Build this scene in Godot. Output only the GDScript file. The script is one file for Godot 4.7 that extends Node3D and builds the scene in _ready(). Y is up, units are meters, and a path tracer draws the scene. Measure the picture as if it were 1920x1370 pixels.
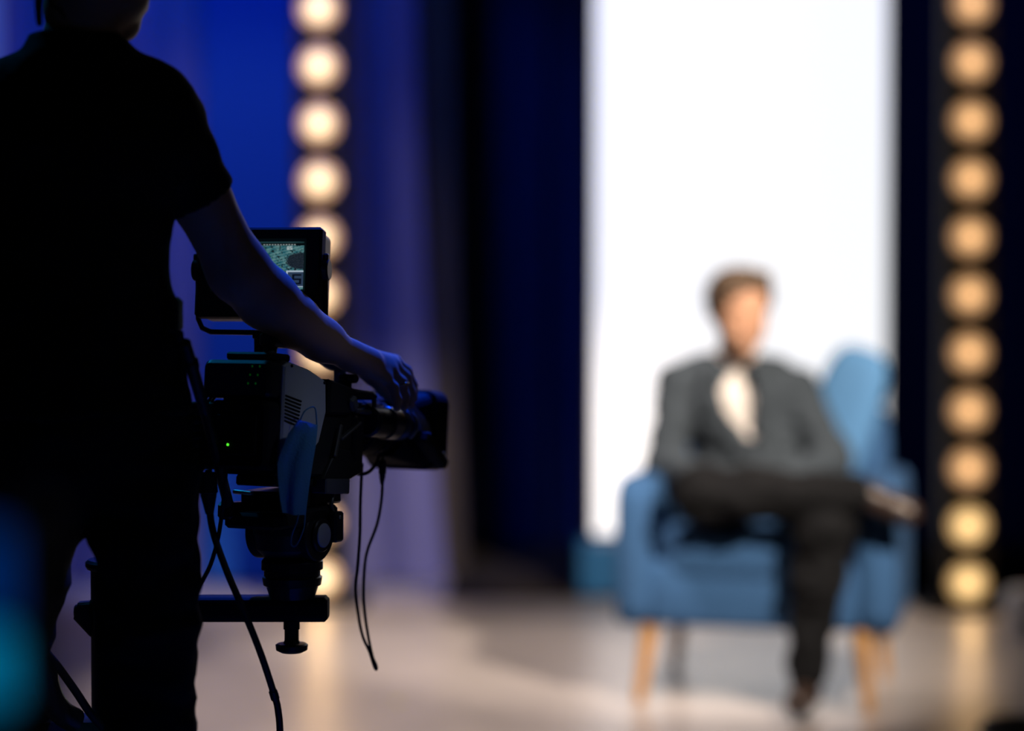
extends Node3D
# A television studio: a camera operator in silhouette, a host in an armchair out of focus behind.

const FOCAL := 4000.0            # focal length in pixels of the 1920 x 1370 frame
const EYE := Vector3(0, 1.144, 0)
var pitch := atan(131.0 / FOCAL)
var M := {}
var taken := {}

# ------------------------------------------------------------------ small helpers
func at(px: float, py: float, depth: float) -> Vector3:
	# the point of the studio seen at that pixel, depth metres into the room
	var r := Basis(Vector3.RIGHT, -pitch) * Vector3((px - 960.0) / FOCAL, (685.0 - py) / FOCAL, -1.0)
	return EYE + r * (depth / -r.z)

func lin(r: float, g: float, b: float) -> Color:
	return Color(r, g, b).linear_to_srgb()

func mat(called: String, c: Color, rough := 0.6, metal := 0.0, spec := 0.5) -> StandardMaterial3D:
	var m := StandardMaterial3D.new()
	m.resource_name = called
	m.albedo_color = c
	m.roughness = rough
	m.metallic = metal
	m.metallic_specular = spec
	M[called] = m
	return m

func glow(called: String, c: Color, power: float, base := Color(0.5, 0.5, 0.5)) -> StandardMaterial3D:
	var m := mat(called, base, 0.4)
	m.emission_enabled = true
	m.emission = c
	m.emission_energy_multiplier = power
	return m

func numbered(called: String) -> String:
	taken[called] = taken.get(called, -1) + 1
	return called if taken[called] == 0 else "%s_%03d" % [called, taken[called]]

func tag(o: Node, label: String, category: String, group := "", kind := "") -> void:
	o.set_meta("label", label)
	if category: o.set_meta("category", category)
	if group: o.set_meta("group", group)
	if kind: o.set_meta("kind", kind)

func thing(called: String, label: String, category: String, where := Vector3.ZERO, group := "") -> Node3D:
	var o := Node3D.new()
	o.name = numbered(called)
	add_child(o)
	o.position = where
	tag(o, label, category, group)
	return o

func put(called: String, what, m: Material, parent: Node = self) -> MeshInstance3D:
	# what: a SurfaceTool or a Mesh, in the parent's own axes
	var o := MeshInstance3D.new()
	o.name = numbered(called) if parent == self else called
	if what is SurfaceTool:
		what.generate_normals()
		o.mesh = what.commit()
	else:
		o.mesh = what
	o.material_override = m
	o.cast_shadow = GeometryInstance3D.SHADOW_CASTING_SETTING_ON
	parent.add_child(o, true)
	return o

func structure(called: String, st: SurfaceTool, m: Material) -> MeshInstance3D:
	var o := put(called, st, m)
	o.set_meta("kind", "structure")
	return o

# ------------------------------------------------------------------ shapes
func mb() -> SurfaceTool:
	var s := SurfaceTool.new()
	s.begin(Mesh.PRIMITIVE_TRIANGLES)
	return s

func xf(origin: Vector3, basis := Basis()) -> Transform3D:
	return Transform3D(basis, origin)

func axis_basis(y: Vector3, hint := Vector3.BACK) -> Basis:
	# a basis whose y runs along the given direction
	var v := y.normalized()
	var h := hint if absf(v.dot(hint.normalized())) < 0.95 else Vector3.RIGHT
	var x := v.cross(h).normalized()
	return Basis(x, v, x.cross(v))

func look_basis(dir: Vector3) -> Basis:
	return Basis.looking_at(dir, Vector3.UP if absf(dir.normalized().y) < 0.98 else Vector3.RIGHT)

func ccw(s: SurfaceTool, a: Vector3, b: Vector3, c: Vector3) -> void:
	# corners run counter-clockwise seen from outside; Godot wants them clockwise
	s.add_vertex(a); s.add_vertex(c); s.add_vertex(b)

func face(s: SurfaceTool, t: Transform3D, pts: Array, out: Vector3) -> void:
	# a convex face that looks along out
	var n: Vector3 = (pts[1] - pts[0]).cross(pts[2] - pts[0])
	for i in range(1, pts.size() - 1):
		if n.dot(out) >= 0: ccw(s, t * pts[0], t * pts[i], t * pts[i + 1])
		else: ccw(s, t * pts[0], t * pts[i + 1], t * pts[i])

func cbox(s: SurfaceTool, t: Transform3D, size: Vector3, bevel := 0.004) -> void:
	s.set_smooth_group(-1)
	var h := size / 2
	var b := minf(bevel, minf(h.x, minf(h.y, h.z)) * 0.95)
	var g := func(sx, sy, sz, ax):
		var v := Vector3(sx * (h.x - b), sy * (h.y - b), sz * (h.z - b))
		v[ax] = [sx, sy, sz][ax] * h[ax]
		return v
	for sgn in [-1, 1]:
		face(s, t, [g.call(sgn, -1, -1, 0), g.call(sgn, 1, -1, 0), g.call(sgn, 1, 1, 0), g.call(sgn, -1, 1, 0)], Vector3(sgn, 0, 0))
		face(s, t, [g.call(-1, sgn, -1, 1), g.call(1, sgn, -1, 1), g.call(1, sgn, 1, 1), g.call(-1, sgn, 1, 1)], Vector3(0, sgn, 0))
		face(s, t, [g.call(-1, -1, sgn, 2), g.call(1, -1, sgn, 2), g.call(1, 1, sgn, 2), g.call(-1, 1, sgn, 2)], Vector3(0, 0, sgn))
	for p in [-1, 1]:
		for q in [-1, 1]:
			face(s, t, [g.call(p, q, -1, 0), g.call(p, q, 1, 0), g.call(p, q, 1, 1), g.call(p, q, -1, 1)], Vector3(p, q, 0))
			face(s, t, [g.call(p, -1, q, 0), g.call(p, 1, q, 0), g.call(p, 1, q, 2), g.call(p, -1, q, 2)], Vector3(p, 0, q))
			face(s, t, [g.call(-1, p, q, 1), g.call(1, p, q, 1), g.call(1, p, q, 2), g.call(-1, p, q, 2)], Vector3(0, p, q))
			for r in [-1, 1]:
				face(s, t, [g.call(p, q, r, 0), g.call(p, q, r, 1), g.call(p, q, r, 2)], Vector3(p, q, r))

func bar(s: SurfaceTool, a: Vector3, b: Vector3, w: float, h: float, bevel := 0.003, hint := Vector3.UP) -> void:
	# a square bar from a to b, h along the hint
	var f := (b - a).normalized()
	var u := (hint - f * f.dot(hint)).normalized()
	cbox(s, Transform3D(Basis(u.cross(f), u, f), (a + b) / 2), Vector3(w, h, a.distance_to(b)), bevel)

func prism(s: SurfaceTool, t: Transform3D, pts: PackedVector2Array, z0: float, z1: float, bevel := 0.003) -> void:
	# an outline in local x, y drawn out along z with chamfered rims
	var n := pts.size()
	var area := 0.0
	for i in n: area += pts[i].cross(pts[(i + 1) % n])
	if area < 0: pts.reverse()
	var small := PackedVector2Array()
	for i in n:
		var d0 := (pts[i] - pts[(i + n - 1) % n]).normalized()
		var d1 := (pts[(i + 1) % n] - pts[i]).normalized()
		var nn := (Vector2(-d0.y, d0.x) + Vector2(-d1.y, d1.x)).normalized()
		small.append(pts[i] + nn * bevel)
	var rings := [[small, z0], [pts, z0 + bevel], [pts, z1 - bevel], [small, z1]]
	s.set_smooth_group(-1)
	for k in 3:
		for i in n:
			var j := (i + 1) % n
			var a := Vector3(rings[k][0][i].x, rings[k][0][i].y, rings[k][1])
			var b := Vector3(rings[k][0][j].x, rings[k][0][j].y, rings[k][1])
			var c := Vector3(rings[k + 1][0][j].x, rings[k + 1][0][j].y, rings[k + 1][1])
			var d := Vector3(rings[k + 1][0][i].x, rings[k + 1][0][i].y, rings[k + 1][1])
			ccw(s, t * a, t * b, t * c); ccw(s, t * a, t * c, t * d)
	var ix := Geometry2D.triangulate_polygon(small)
	for i in range(0, ix.size(), 3):
		for q in [[z0, -1.0], [z1, 1.0]]:
			face(s, t, [Vector3(small[ix[i]].x, small[ix[i]].y, q[0]), Vector3(small[ix[i + 1]].x, small[ix[i + 1]].y, q[0]), Vector3(small[ix[i + 2]].x, small[ix[i + 2]].y, q[0])], Vector3(0, 0, q[1]))

func rounded(w: float, h: float, r: float, steps := 4) -> PackedVector2Array:
	var p := PackedVector2Array()
	for c in [[1, 1, 0.0], [-1, 1, 0.5], [-1, -1, 1.0], [1, -1, 1.5]]:
		for i in steps + 1:
			var a: float = PI * (c[2] + 0.5 * i / steps)
			p.append(Vector2(c[0] * (w / 2 - r), c[1] * (h / 2 - r)) + Vector2(cos(a), sin(a)) * r)
	return p

func lathe(s: SurfaceTool, t: Transform3D, profile: Array, seg := 24, soft := false) -> void:
	# profile: [radius, y] pairs from bottom to top round the local y axis
	for k in profile.size() - 1:
		s.set_smooth_group(1 if soft else k + 1)
		for i in seg:
			var a0 := TAU * i / seg
			var a1 := TAU * (i + 1) / seg
			var p := []
			for q in [[k, a0], [k, a1], [k + 1, a1], [k + 1, a0]]:
				p.append(t * Vector3(profile[q[0]][0] * sin(q[1]), profile[q[0]][1], profile[q[0]][0] * cos(q[1])))
			if profile[k][0] > 1e-6: ccw(s, p[0], p[1], p[2])
			if profile[k + 1][0] > 1e-6: ccw(s, p[0], p[2], p[3])

func rod(s: SurfaceTool, a: Vector3, b: Vector3, r: float, seg := 16, r2 := -1.0, bevel := 0.002) -> void:
	var l := a.distance_to(b)
	var e := r if r2 < 0 else r2
	var v := minf(bevel, minf(l / 3, minf(r, e) / 2))
	lathe(s, Transform3D(axis_basis(b - a), a), [[0.0, 0.0], [r - v, 0.0], [r, v], [e, l - v], [e - v, l], [0.0, l]], seg)

func spline(pts: Array, steps := 8) -> Array:
	var out := []
	for i in pts.size() - 1:
		var p0: Vector3 = pts[maxi(i - 1, 0)]
		var p3: Vector3 = pts[mini(i + 2, pts.size() - 1)]
		for k in steps:
			out.append(pts[i].cubic_interpolate(pts[i + 1], p0, p3, float(k) / steps))
	out.append(pts[-1])
	return out

func tube(s: SurfaceTool, path: Array, r: float, seg := 10, r_end := -1.0) -> void:
	var rings := []
	var side := Vector3.ZERO
	for i in path.size():
		var d: Vector3 = (path[mini(i + 1, path.size() - 1)] - path[maxi(i - 1, 0)]).normalized()
		if side == Vector3.ZERO: side = axis_basis(d).x
		side = (side - d * d.dot(side)).normalized()
		var up := d.cross(side)
		var rad := r if r_end < 0 else lerpf(r, r_end, float(i) / (path.size() - 1))
		var ring := []
		for k in seg:
			ring.append(path[i] + (side * cos(TAU * k / seg) + up * sin(TAU * k / seg)) * rad)
		rings.append(ring)
	s.set_smooth_group(1)
	for i in rings.size() - 1:
		for k in seg:
			var j := (k + 1) % seg
			ccw(s, rings[i][k], rings[i][j], rings[i + 1][j]); ccw(s, rings[i][k], rings[i + 1][j], rings[i + 1][k])
	s.set_smooth_group(-1)
	for k in range(1, seg - 1):
		ccw(s, rings[0][0], rings[0][k + 1], rings[0][k]); ccw(s, rings[-1][0], rings[-1][k], rings[-1][k + 1])

func pillow(s: SurfaceTool, t: Transform3D, size: Vector3, e := 0.3, nu := 24, nv := 16) -> void:
	# a softly rounded block
	var f := func(x: float, p: float): return signf(x) * pow(absf(x), p)
	var g := func(i: int, k: int):
		var u := TAU * i / nu
		var v := -PI / 2 + PI * k / nv
		return t * (Vector3(f.call(cos(v), e) * f.call(cos(u), e), f.call(sin(v), e), f.call(cos(v), e) * f.call(sin(u), e)) * size / 2)
	s.set_smooth_group(1)
	for i in nu:
		for k in nv:
			var a: Vector3 = g.call(i, k)
			var b: Vector3 = g.call(i, k + 1)
			var c: Vector3 = g.call(i + 1, k + 1)
			var d: Vector3 = g.call(i + 1, k)
			if k > 0: ccw(s, a, c, d)
			if k < nv - 1: ccw(s, a, b, c)

# ------------------------------------------------------------------ bodies: smooth fields meshed as surface nets
func bone(a: Vector3, b: Vector3, ra: float, rb := -1.0, more := {}) -> Dictionary:
	var d := {"a": a, "b": b, "ra": ra, "rb": ra if rb < 0 else rb}
	d.merge(more)
	return d

func net(s: SurfaceTool, bones: Array, cell: float, k: float, wrinkle := 0.0, wave := 9.0, seed_ := 1) -> void:
	var lo := Vector3.ONE * 1e9
	var hi := -lo
	for b in bones:
		if b.has("carve"): continue
		var r: float = maxf(b.ra, b.rb) + k + 3 * cell
		lo = lo.min(b.a - Vector3.ONE * r).min(b.b - Vector3.ONE * r)
		hi = hi.max(b.a + Vector3.ONE * r).max(b.b + Vector3.ONE * r)
	var nx := int((hi.x - lo.x) / cell) + 2
	var ny := int((hi.y - lo.y) / cell) + 2
	var nz := int((hi.z - lo.z) / cell) + 2
	var f := PackedFloat32Array()
	f.resize(nx * ny * nz)
	f.fill(1.0)
	for b in bones:
		var r: float = maxf(b.ra, b.rb) + k + 3 * cell
		var p0: Vector3 = ((b.a.min(b.b) - Vector3.ONE * r - lo) / cell).floor().max(Vector3.ZERO)
		var p1: Vector3 = ((b.a.max(b.b) + Vector3.ONE * r - lo) / cell).ceil().min(Vector3(nx - 1, ny - 1, nz - 1))
		var ba: Vector3 = b.b - b.a
		var l2: float = maxf(ba.length_squared(), 1e-9)
		var a: Vector3 = b.a
		var ra: float = b.ra
		var rb: float = b.rb
		var kk: float = b.get("k", k)
		var flat: bool = b.has("n")
		var n: Vector3 = b.get("n", Vector3.ZERO)
		var fl: float = b.get("f", 1.0) - 1.0
		var cuts: Array = b.get("cuts", [])
		var carve: bool = b.has("carve")
		for x in range(int(p0.x), int(p1.x)):
			for y in range(int(p0.y), int(p1.y)):
				var row := (x * ny + y) * nz
				for z in range(int(p0.z), int(p1.z)):
					var p := lo + Vector3(x, y, z) * cell
					var q := p - a
					if flat: q += n * (q.dot(n) * fl)
					var h := clampf(q.dot(ba) / l2, 0.0, 1.0)
					var d := (q - ba * h).length() - lerpf(ra, rb, h)
					for c in cuts: d = maxf(d, (p - c[0]).dot(c[1]))
					var was := f[row + z]
					if carve:
						if -d > was: f[row + z] = -d
					else:
						var m := maxf(kk - absf(was - d), 0.0)
						f[row + z] = minf(was, d) - m * m / (4.0 * kk)
	var noise := FastNoiseLite.new()
	noise.seed = seed_
	noise.frequency = wave
	noise.fractal_octaves = 2
	if wrinkle > 0:
		for i in f.size():
			if absf(f[i]) < 0.05:
				var p := lo + Vector3(i / (ny * nz), (i / nz) % ny, i % nz) * cell
				f[i] += noise.get_noise_3d(p.x, p.y * 1.7, p.z) * wrinkle
	var near := cell * 4.0
	var spots := {}
	var V := PackedVector3Array()
	var N := PackedVector3Array()
	var sy := nz
	var sx := ny * nz
	var off := [0, sx, sy, sx + sy, 1, sx + 1, sy + 1, sx + sy + 1]
	for x in nx - 1:
		for y in ny - 1:
			var row := x * sx + y * sy
			for z in nz - 1:
				var i := row + z
				if absf(f[i]) > near: continue
				var c := []
				var inside := 0
				for o in off:
					var v := f[i + o]
					c.append(v)
					if v < 0: inside += 1
				if inside == 0 or inside == 8: continue
				var sum := Vector3.ZERO
				var count := 0
				for e in [[0, 1], [2, 3], [4, 5], [6, 7], [0, 2], [1, 3], [4, 6], [5, 7], [0, 4], [1, 5], [2, 6], [3, 7]]:
					var u: float = c[e[0]]
					var w: float = c[e[1]]
					if (u < 0) != (w < 0):
						var t := u / (u - w)
						var p0 := Vector3(e[0] & 1, (e[0] >> 1) & 1, e[0] >> 2)
						var p1 := Vector3(e[1] & 1, (e[1] >> 1) & 1, e[1] >> 2)
						sum += p0.lerp(p1, t)
						count += 1
				spots[i] = V.size()
				V.append(lo + (Vector3(x, y, z) + sum / count) * cell)
				N.append(Vector3(c[1] + c[3] + c[5] + c[7] - c[0] - c[2] - c[4] - c[6], c[2] + c[3] + c[6] + c[7] - c[0] - c[1] - c[4] - c[5], c[4] + c[5] + c[6] + c[7] - c[0] - c[1] - c[2] - c[3]).normalized())
	for i in spots:
		for e in [[sx, sy, 1], [sy, 1, sx], [1, sx, sy]]:
			var u := f[i]
			var w := f[i + e[0]]
			if (u < 0) == (w < 0): continue
			var q := [i, i - e[1], i - e[1] - e[2], i - e[2]]
			if not (spots.has(q[1]) and spots.has(q[2]) and spots.has(q[3])): continue
			if u < 0: q.reverse()
			for o in [0, 1, 2, 0, 2, 3]:
				var id: int = spots[q[o]]
				s.set_normal(N[id])
				s.add_vertex(V[id])

func put_net(called: String, s: SurfaceTool, m: Material, parent: Node) -> MeshInstance3D:
	return put(called, s.commit(), m, parent)

func limb(pts: Array, radii: Array, more := {}) -> Array:
	var out := []
	for i in pts.size() - 1: out.append(bone(pts[i], pts[i + 1], radii[i], radii[i + 1], more))
	return out

func head_bones(c: Vector3, b: Basis) -> Array:
	# b: x to the head's own left-right, y up, z the way it looks
	var L := func(x, y, z): return c + b * Vector3(x, y, z)
	var k := {"k": 0.012}
	var out := [
		bone(L.call(0, 0.035, -0.03), L.call(0, 0.035, 0.02), 0.078, 0.074),
		bone(L.call(0, 0.005, 0.0), L.call(0, -0.045, 0.03), 0.068, 0.054),
		bone(L.call(0, -0.06, 0.045), L.call(0, -0.085, 0.068), 0.045, 0.026),
		bone(L.call(-0.03, -0.01, 0.055), L.call(-0.025, -0.05, 0.055), 0.03, 0.028),
		bone(L.call(0.03, -0.01, 0.055), L.call(0.025, -0.05, 0.055), 0.03, 0.028),
		bone(L.call(-0.03, 0.022, 0.078), L.call(0.03, 0.022, 0.078), 0.013, 0.013, k),
		bone(L.call(0, 0.012, 0.09), L.call(0, -0.026, 0.107), 0.009, 0.014, k),
		bone(L.call(-0.012, -0.03, 0.096), L.call(0.012, -0.03, 0.096), 0.008, 0.008, k),
		bone(L.call(-0.018, -0.058, 0.086), L.call(0.018, -0.058, 0.086), 0.008, 0.008, k)]
	for sd in [-1, 1]:
		out.append(bone(L.call(sd * 0.074, 0.015, -0.008), L.call(sd * 0.072, -0.022, -0.002), 0.02, 0.013, {"n": b.x, "f": 2.2, "k": 0.008}))
	return out

func add_face(parent: Node, c: Vector3, b: Basis) -> void:
	for sd in [-1, 1]:
		var e := mb()
		pillow(e, Transform3D(b, c + b * Vector3(sd * 0.031, 0.004, 0.079)), Vector3(0.024, 0.016, 0.018), 1.0, 14, 10)
		var eye := put("eye", e, M.eye_white, parent)
		var p := mb()
		pillow(p, Transform3D(b, c + b * Vector3(sd * 0.031, 0.004, 0.086)), Vector3(0.011, 0.011, 0.006), 1.0, 12, 8)
		put("iris", p, M.iris, eye)
		var w := mb()
		tube(w, [c + b * Vector3(sd * 0.016, 0.023, 0.093), c + b * Vector3(sd * 0.032, 0.028, 0.091), c + b * Vector3(sd * 0.048, 0.021, 0.08)], 0.0035, 8)
		put("eyebrow", w, M.hair, parent)
	var m := mb()
	tube(m, spline([c + b * Vector3(-0.022, -0.057, 0.089), c + b * Vector3(0, -0.056, 0.0955), c + b * Vector3(0.022, -0.057, 0.089)], 4), 0.0032, 8)
	put("mouth", m, M.lips, parent)

func hand_bones(wrist: Vector3, knuckles: Array, fingers: Array, thumb: Array) -> Array:
	# knuckles and fingers from little finger to index; fingers[i] lists the joints after the knuckle
	var out := []
	for i in 4:
		var root: Vector3 = wrist.lerp(knuckles[i], 0.12)
		out.append(bone(root, knuckles[i], 0.0155, 0.0115, {"k": 0.014}))
		var chain: Array = [knuckles[i]] + fingers[i]
		var r := [0.0098, 0.0092, 0.0084, 0.0072]
		if i == 0: r = [0.0088, 0.0082, 0.0075, 0.0065]
		for j in chain.size() - 1:
			out.append(bone(chain[j], chain[j + 1], r[j], r[j + 1], {"k": 0.005}))
	out.append(bone(wrist.lerp(thumb[0], 0.2), thumb[0], 0.017, 0.014, {"k": 0.014}))
	out.append(bone(thumb[0], thumb[1], 0.0125, 0.011, {"k": 0.006}))
	out.append(bone(thumb[1], thumb[2], 0.0105, 0.0085, {"k": 0.005}))
	return out

# ------------------------------------------------------------------ the script
func _ready() -> void:
	# camera
	var cam := Camera3D.new()
	cam.name = "camera"
	cam.position = EYE
	cam.rotation.x = -pitch
	cam.fov = rad_to_deg(2 * atan(685.0 / FOCAL))
	cam.near = 0.05
	cam.far = 60
	var lens := CameraAttributesPhysical.new()
	lens.frustum_focal_length = 12.0 * FOCAL / 685.0    # a 24 mm high sensor
	lens.frustum_focus_distance = 3.2
	lens.exposure_aperture = 0.92
	cam.attributes = lens
	add_child(cam)
	# environment: a closed, dark studio
	var env := Environment.new()
	env.background_mode = Environment.BG_COLOR
	env.background_color = Color.BLACK
	env.tonemap_mode = Environment.TONE_MAPPER_LINEAR
	env.tonemap_exposure = 1.0
	env.sdfgi_enabled = true
	env.ssao_enabled = true
	env.ssil_enabled = true
	var we := WorldEnvironment.new()
	we.name = "environment"
	we.environment = env
	add_child(we)
	make_materials()
	# stage lamps under the ceiling
	lighting_pipe(-2.4, "black lighting pipe hung low above the camera operator", 3.72)
	lighting_pipe(-4.4, "black lighting pipe between the operator and the armchair")
	lighting_pipe(-5.6, "black lighting pipe above the armchair")
	stage_lamp(Vector3(2.3, 3.4, -2.4), Vector3(0.8, 0.95, -6.0), Color(1.0, 0.91, 0.82), 42.0, 13.0, "warm spotlight aimed from the right at the armchair")
	stage_lamp(Vector3(-0.25, 4.3, -4.4), Vector3(-0.05, 0.0, -6.1), Color(1.0, 0.9, 0.83), 17.0, 17.0, "warm spotlight aimed at the stage floor before the armchair")
	stage_lamp(Vector3(-1.15, 4.3, -5.6), Vector3(-1.0, 0.75, -8.4), Color(0.9, 0.85, 1.0), 3.4, 17.0, "pale pink wash lamp aimed low at the lilac curtains")
	stage_lamp(Vector3(2.9, 3.4, -2.4), Vector3(-0.29, 0.935, -3.17), Color(0.78, 0.85, 1.0), 1.4, 2.0, "dim cool spotlight aimed at the side of the video camera")
	stage_lamp(Vector3(0.3, 4.3, -5.6), Vector3(-0.2, 1.0, -3.35), Color(0.05, 0.28, 1.0), 30.0, 7.0, "blue backlight aimed at the video camera")
	stage_lamp(Vector3(-2.9, 4.3, -5.6), Vector3(-0.75, 1.1, -3.0), Color(0.05, 0.5, 0.75), 4.5, 14.0, "teal backlight aimed at the operator")
	stage_lamp(Vector3(-1.6, 4.3, -5.6), Vector3(-1.6, 1.9, -8.4), Color(0.0, 0.38, 1.0), 5.6, 25.0, "blue wash lamp above the lilac curtain")
	stage_lamp(Vector3(-0.7, 4.3, -5.6), Vector3(-0.75, 1.9, -8.4), Color(0.0, 0.38, 1.0), 5.6, 25.0, "blue wash lamp aimed at the saturated blue panel")
	stage_lamp(Vector3(1.9, 4.3, -5.6), Vector3(1.9, 1.9, -9.7), Color(0.0, 0.38, 1.0), 1.6, 22.0, "dim blue wash lamp aimed at the dark navy curtain")
	build_room()
	build_backdrop()
	build_lamp_strips()
	build_armchair()
	build_cushion()
	build_host()
	build_operator()
	build_video_camera()
	build_monitor()
	build_fluid_head()
	build_dolly()
	build_cables()
	build_small_things()

func make_materials() -> void:
	var floor_m := mat("stage_floor", Color.WHITE, 0.34)
	var fn := FastNoiseLite.new()
	fn.seed = 4; fn.frequency = 0.012; fn.fractal_octaves = 5
	var ramp := Gradient.new()
	ramp.set_color(0, lin(0.40, 0.375, 0.37)); ramp.set_color(1, lin(0.50, 0.465, 0.455))
	var ft := NoiseTexture2D.new()
	ft.width = 512; ft.height = 512; ft.seamless = true; ft.noise = fn; ft.color_ramp = ramp
	floor_m.albedo_texture = ft
	floor_m.uv1_triplanar = true; floor_m.uv1_world_triplanar = true; floor_m.uv1_scale = Vector3.ONE * 0.5
	mat("black_wall", lin(0.012, 0.012, 0.014), 0.9, 0.0, 0.2)
	var weave := NoiseTexture2D.new()
	var wn := FastNoiseLite.new()
	wn.seed = 9; wn.frequency = 0.2
	weave.width = 256; weave.height = 256; weave.seamless = true; weave.noise = wn; weave.as_normal_map = true; weave.bump_strength = 3.0
	for d in [["lilac_cloth", lin(0.125, 0.13, 0.30), 0.9], ["navy_cloth", lin(0.014, 0.03, 0.10), 0.95], ["taupe_cloth", lin(0.055, 0.047, 0.043), 0.9], ["blue_panel", lin(0.005, 0.065, 0.30), 0.7],
			["chair_cloth", lin(0.04, 0.115, 0.27), 0.85], ["carpet_cloth", lin(0.022, 0.018, 0.016), 0.95], ["cushion_cloth", lin(0.11, 0.29, 0.58), 0.85], ["black_cloth", lin(0.010, 0.010, 0.012), 0.95], ["trouser_cloth", lin(0.008, 0.008, 0.011), 0.95], ["jacket_cloth", lin(0.045, 0.06, 0.077), 0.9],
			["host_trouser", lin(0.006, 0.007, 0.009), 0.9], ["white_cloth", lin(0.75, 0.74, 0.72), 0.85], ["mask_cloth", lin(0.08, 0.27, 0.48), 0.8]]:
		var m := mat(d[0], d[1], d[2], 0.0, 0.3)
		m.normal_enabled = true
		m.normal_texture = weave
		m.normal_scale = 0.5
		m.uv1_triplanar = true
		m.uv1_scale = Vector3.ONE * 5.0
	M.mask_cloth.backlight_enabled = true
	M.mask_cloth.backlight = lin(0.05, 0.2, 0.35)
	mat("white_paint", lin(0.7, 0.72, 0.75), 0.7)
	mat("teal_paint", lin(0.002, 0.10, 0.27), 0.5)
	mat("black_plastic", lin(0.014, 0.014, 0.016), 0.42)
	mat("black_matte", lin(0.009, 0.009, 0.010), 0.7, 0.0, 0.3)
	mat("black_metal", lin(0.02, 0.02, 0.022), 0.32, 0.3)
	mat("rubber", lin(0.012, 0.012, 0.013), 0.6)
	mat("grey_plastic", lin(0.42, 0.43, 0.46), 0.55)
	mat("dark_grey_plastic", lin(0.09, 0.09, 0.10), 0.5)
	mat("steel", lin(0.55, 0.53, 0.50), 0.3, 1.0)
	mat("gunmetal", lin(0.22, 0.21, 0.20), 0.35, 0.8)
	mat("wood", lin(0.48, 0.26, 0.09), 0.5)
	mat("skin", lin(0.60, 0.34, 0.22), 0.6)
	mat("lips", lin(0.38, 0.14, 0.10), 0.5)
	mat("eye_white", lin(0.7, 0.68, 0.64), 0.3)
	mat("iris", lin(0.05, 0.03, 0.02), 0.2)
	mat("hair", lin(0.10, 0.065, 0.04), 0.6)
	mat("shoe_leather", lin(0.035, 0.022, 0.018), 0.4)
	mat("gold", lin(0.8, 0.6, 0.3), 0.25, 1.0)
	mat("yellow_tape", lin(0.62, 0.58, 0.18), 0.6)
	mat("reflector", lin(0.75, 0.62, 0.48), 0.35, 0.9)
	for q in [["warm", Color(1.0, 0.76, 0.56), 0.52, Color(1.0, 0.90, 0.72), 1.7], ["dimmed", Color(1.0, 0.76, 0.56), 0.24, Color(1.0, 0.80, 0.60), 0.55], ["yellow", Color(1.0, 0.82, 0.54), 0.42, Color(1.0, 0.88, 0.62), 0.95]]:
		glow("lamp_glass_" + q[0], q[1], q[2], lin(0.3, 0.25, 0.2))
		glow("lamp_core_" + q[0], q[3], q[4], lin(0.3, 0.25, 0.2))
	glow("panel_glow", Color(0.97, 0.98, 1.0), 1.02, lin(0.8, 0.8, 0.8))
	glow("green_led", Color(0.35, 1.0, 0.2), 1.6)
	glow("dim_green_led", Color(0.05, 0.6, 0.08), 0.10)
	glow("cyan_screen", Color(0.0, 0.5, 0.7), 0.75)
	glow("blue_screen", Color(0.0, 0.2, 0.5), 0.6)

func lighting_pipe(z: float, label: String, high := 4.62) -> void:
	var t := thing("lighting_pipe", label, "pipe", Vector3(0, high, z), "lighting pipes under the ceiling")
	var s := mb()
	rod(s, Vector3(-4.5, 0, 0), Vector3(4.5, 0, 0), 0.025)
	put("pipe", s, M.black_metal, t)
	for x in [-4.0, 0.0, 4.0]:
		var h := mb()
		rod(h, Vector3(x, 0.02, 0), Vector3(x, 5.0 - high, 0), 0.008, 10)
		put("hanger", h, M.black_metal, t)

func stage_lamp(where: Vector3, target: Vector3, c: Color, energy: float, angle: float, label: String) -> void:
	var t := thing("stage_lamp", label, "lamp", where, "stage lamps on the lighting pipes")
	var b := look_basis(target - where)
	var ax := Basis(b.x, -b.z, b.y)           # y along the beam
	var s := mb()
	lathe(s, xf(Vector3.ZERO, ax), [[0.0, -0.16], [0.07, -0.16], [0.085, -0.13], [0.085, 0.06], [0.1, 0.08], [0.1, 0.12], [0.092, 0.12], [0.092, 0.085], [0.0, 0.085]])
	put("housing", s, M.black_metal, t)
	var g := glow("lens_" + label, c, 2.0)
	var l := mb()
	lathe(l, xf(Vector3.ZERO, ax), [[0.0, 0.088], [0.088, 0.088], [0.08, 0.1], [0.04, 0.108], [0.0, 0.11]], 24, true)
	put("lens", l, g, t)
	var y := mb()
	tube(y, spline([b.x * 0.095, b.x * 0.11 + Vector3(0, 0.1, 0), b.x * 0.09 + Vector3(0, 0.22, 0), Vector3(0, 0.25, 0), -b.x * 0.09 + Vector3(0, 0.22, 0), -b.x * 0.11 + Vector3(0, 0.1, 0), -b.x * 0.095], 5), 0.009)
	put("yoke", y, M.black_metal, t)
	var k := mb()
	cbox(k, xf(Vector3(0, 0.268, 0)), Vector3(0.05, 0.05, 0.06), 0.006)
	put("clamp", k, M.black_metal, t)
	var sp := SpotLight3D.new()
	sp.name = "beam"
	sp.light_color = c
	sp.light_energy = energy
	sp.spot_angle = angle
	sp.spot_angle_attenuation = 0.6
	sp.spot_range = 14
	sp.spot_attenuation = 2
	sp.light_size = 0.08
	sp.shadow_enabled = true
	sp.basis = b
	sp.position = -b.z * 0.135
	t.add_child(sp)

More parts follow.
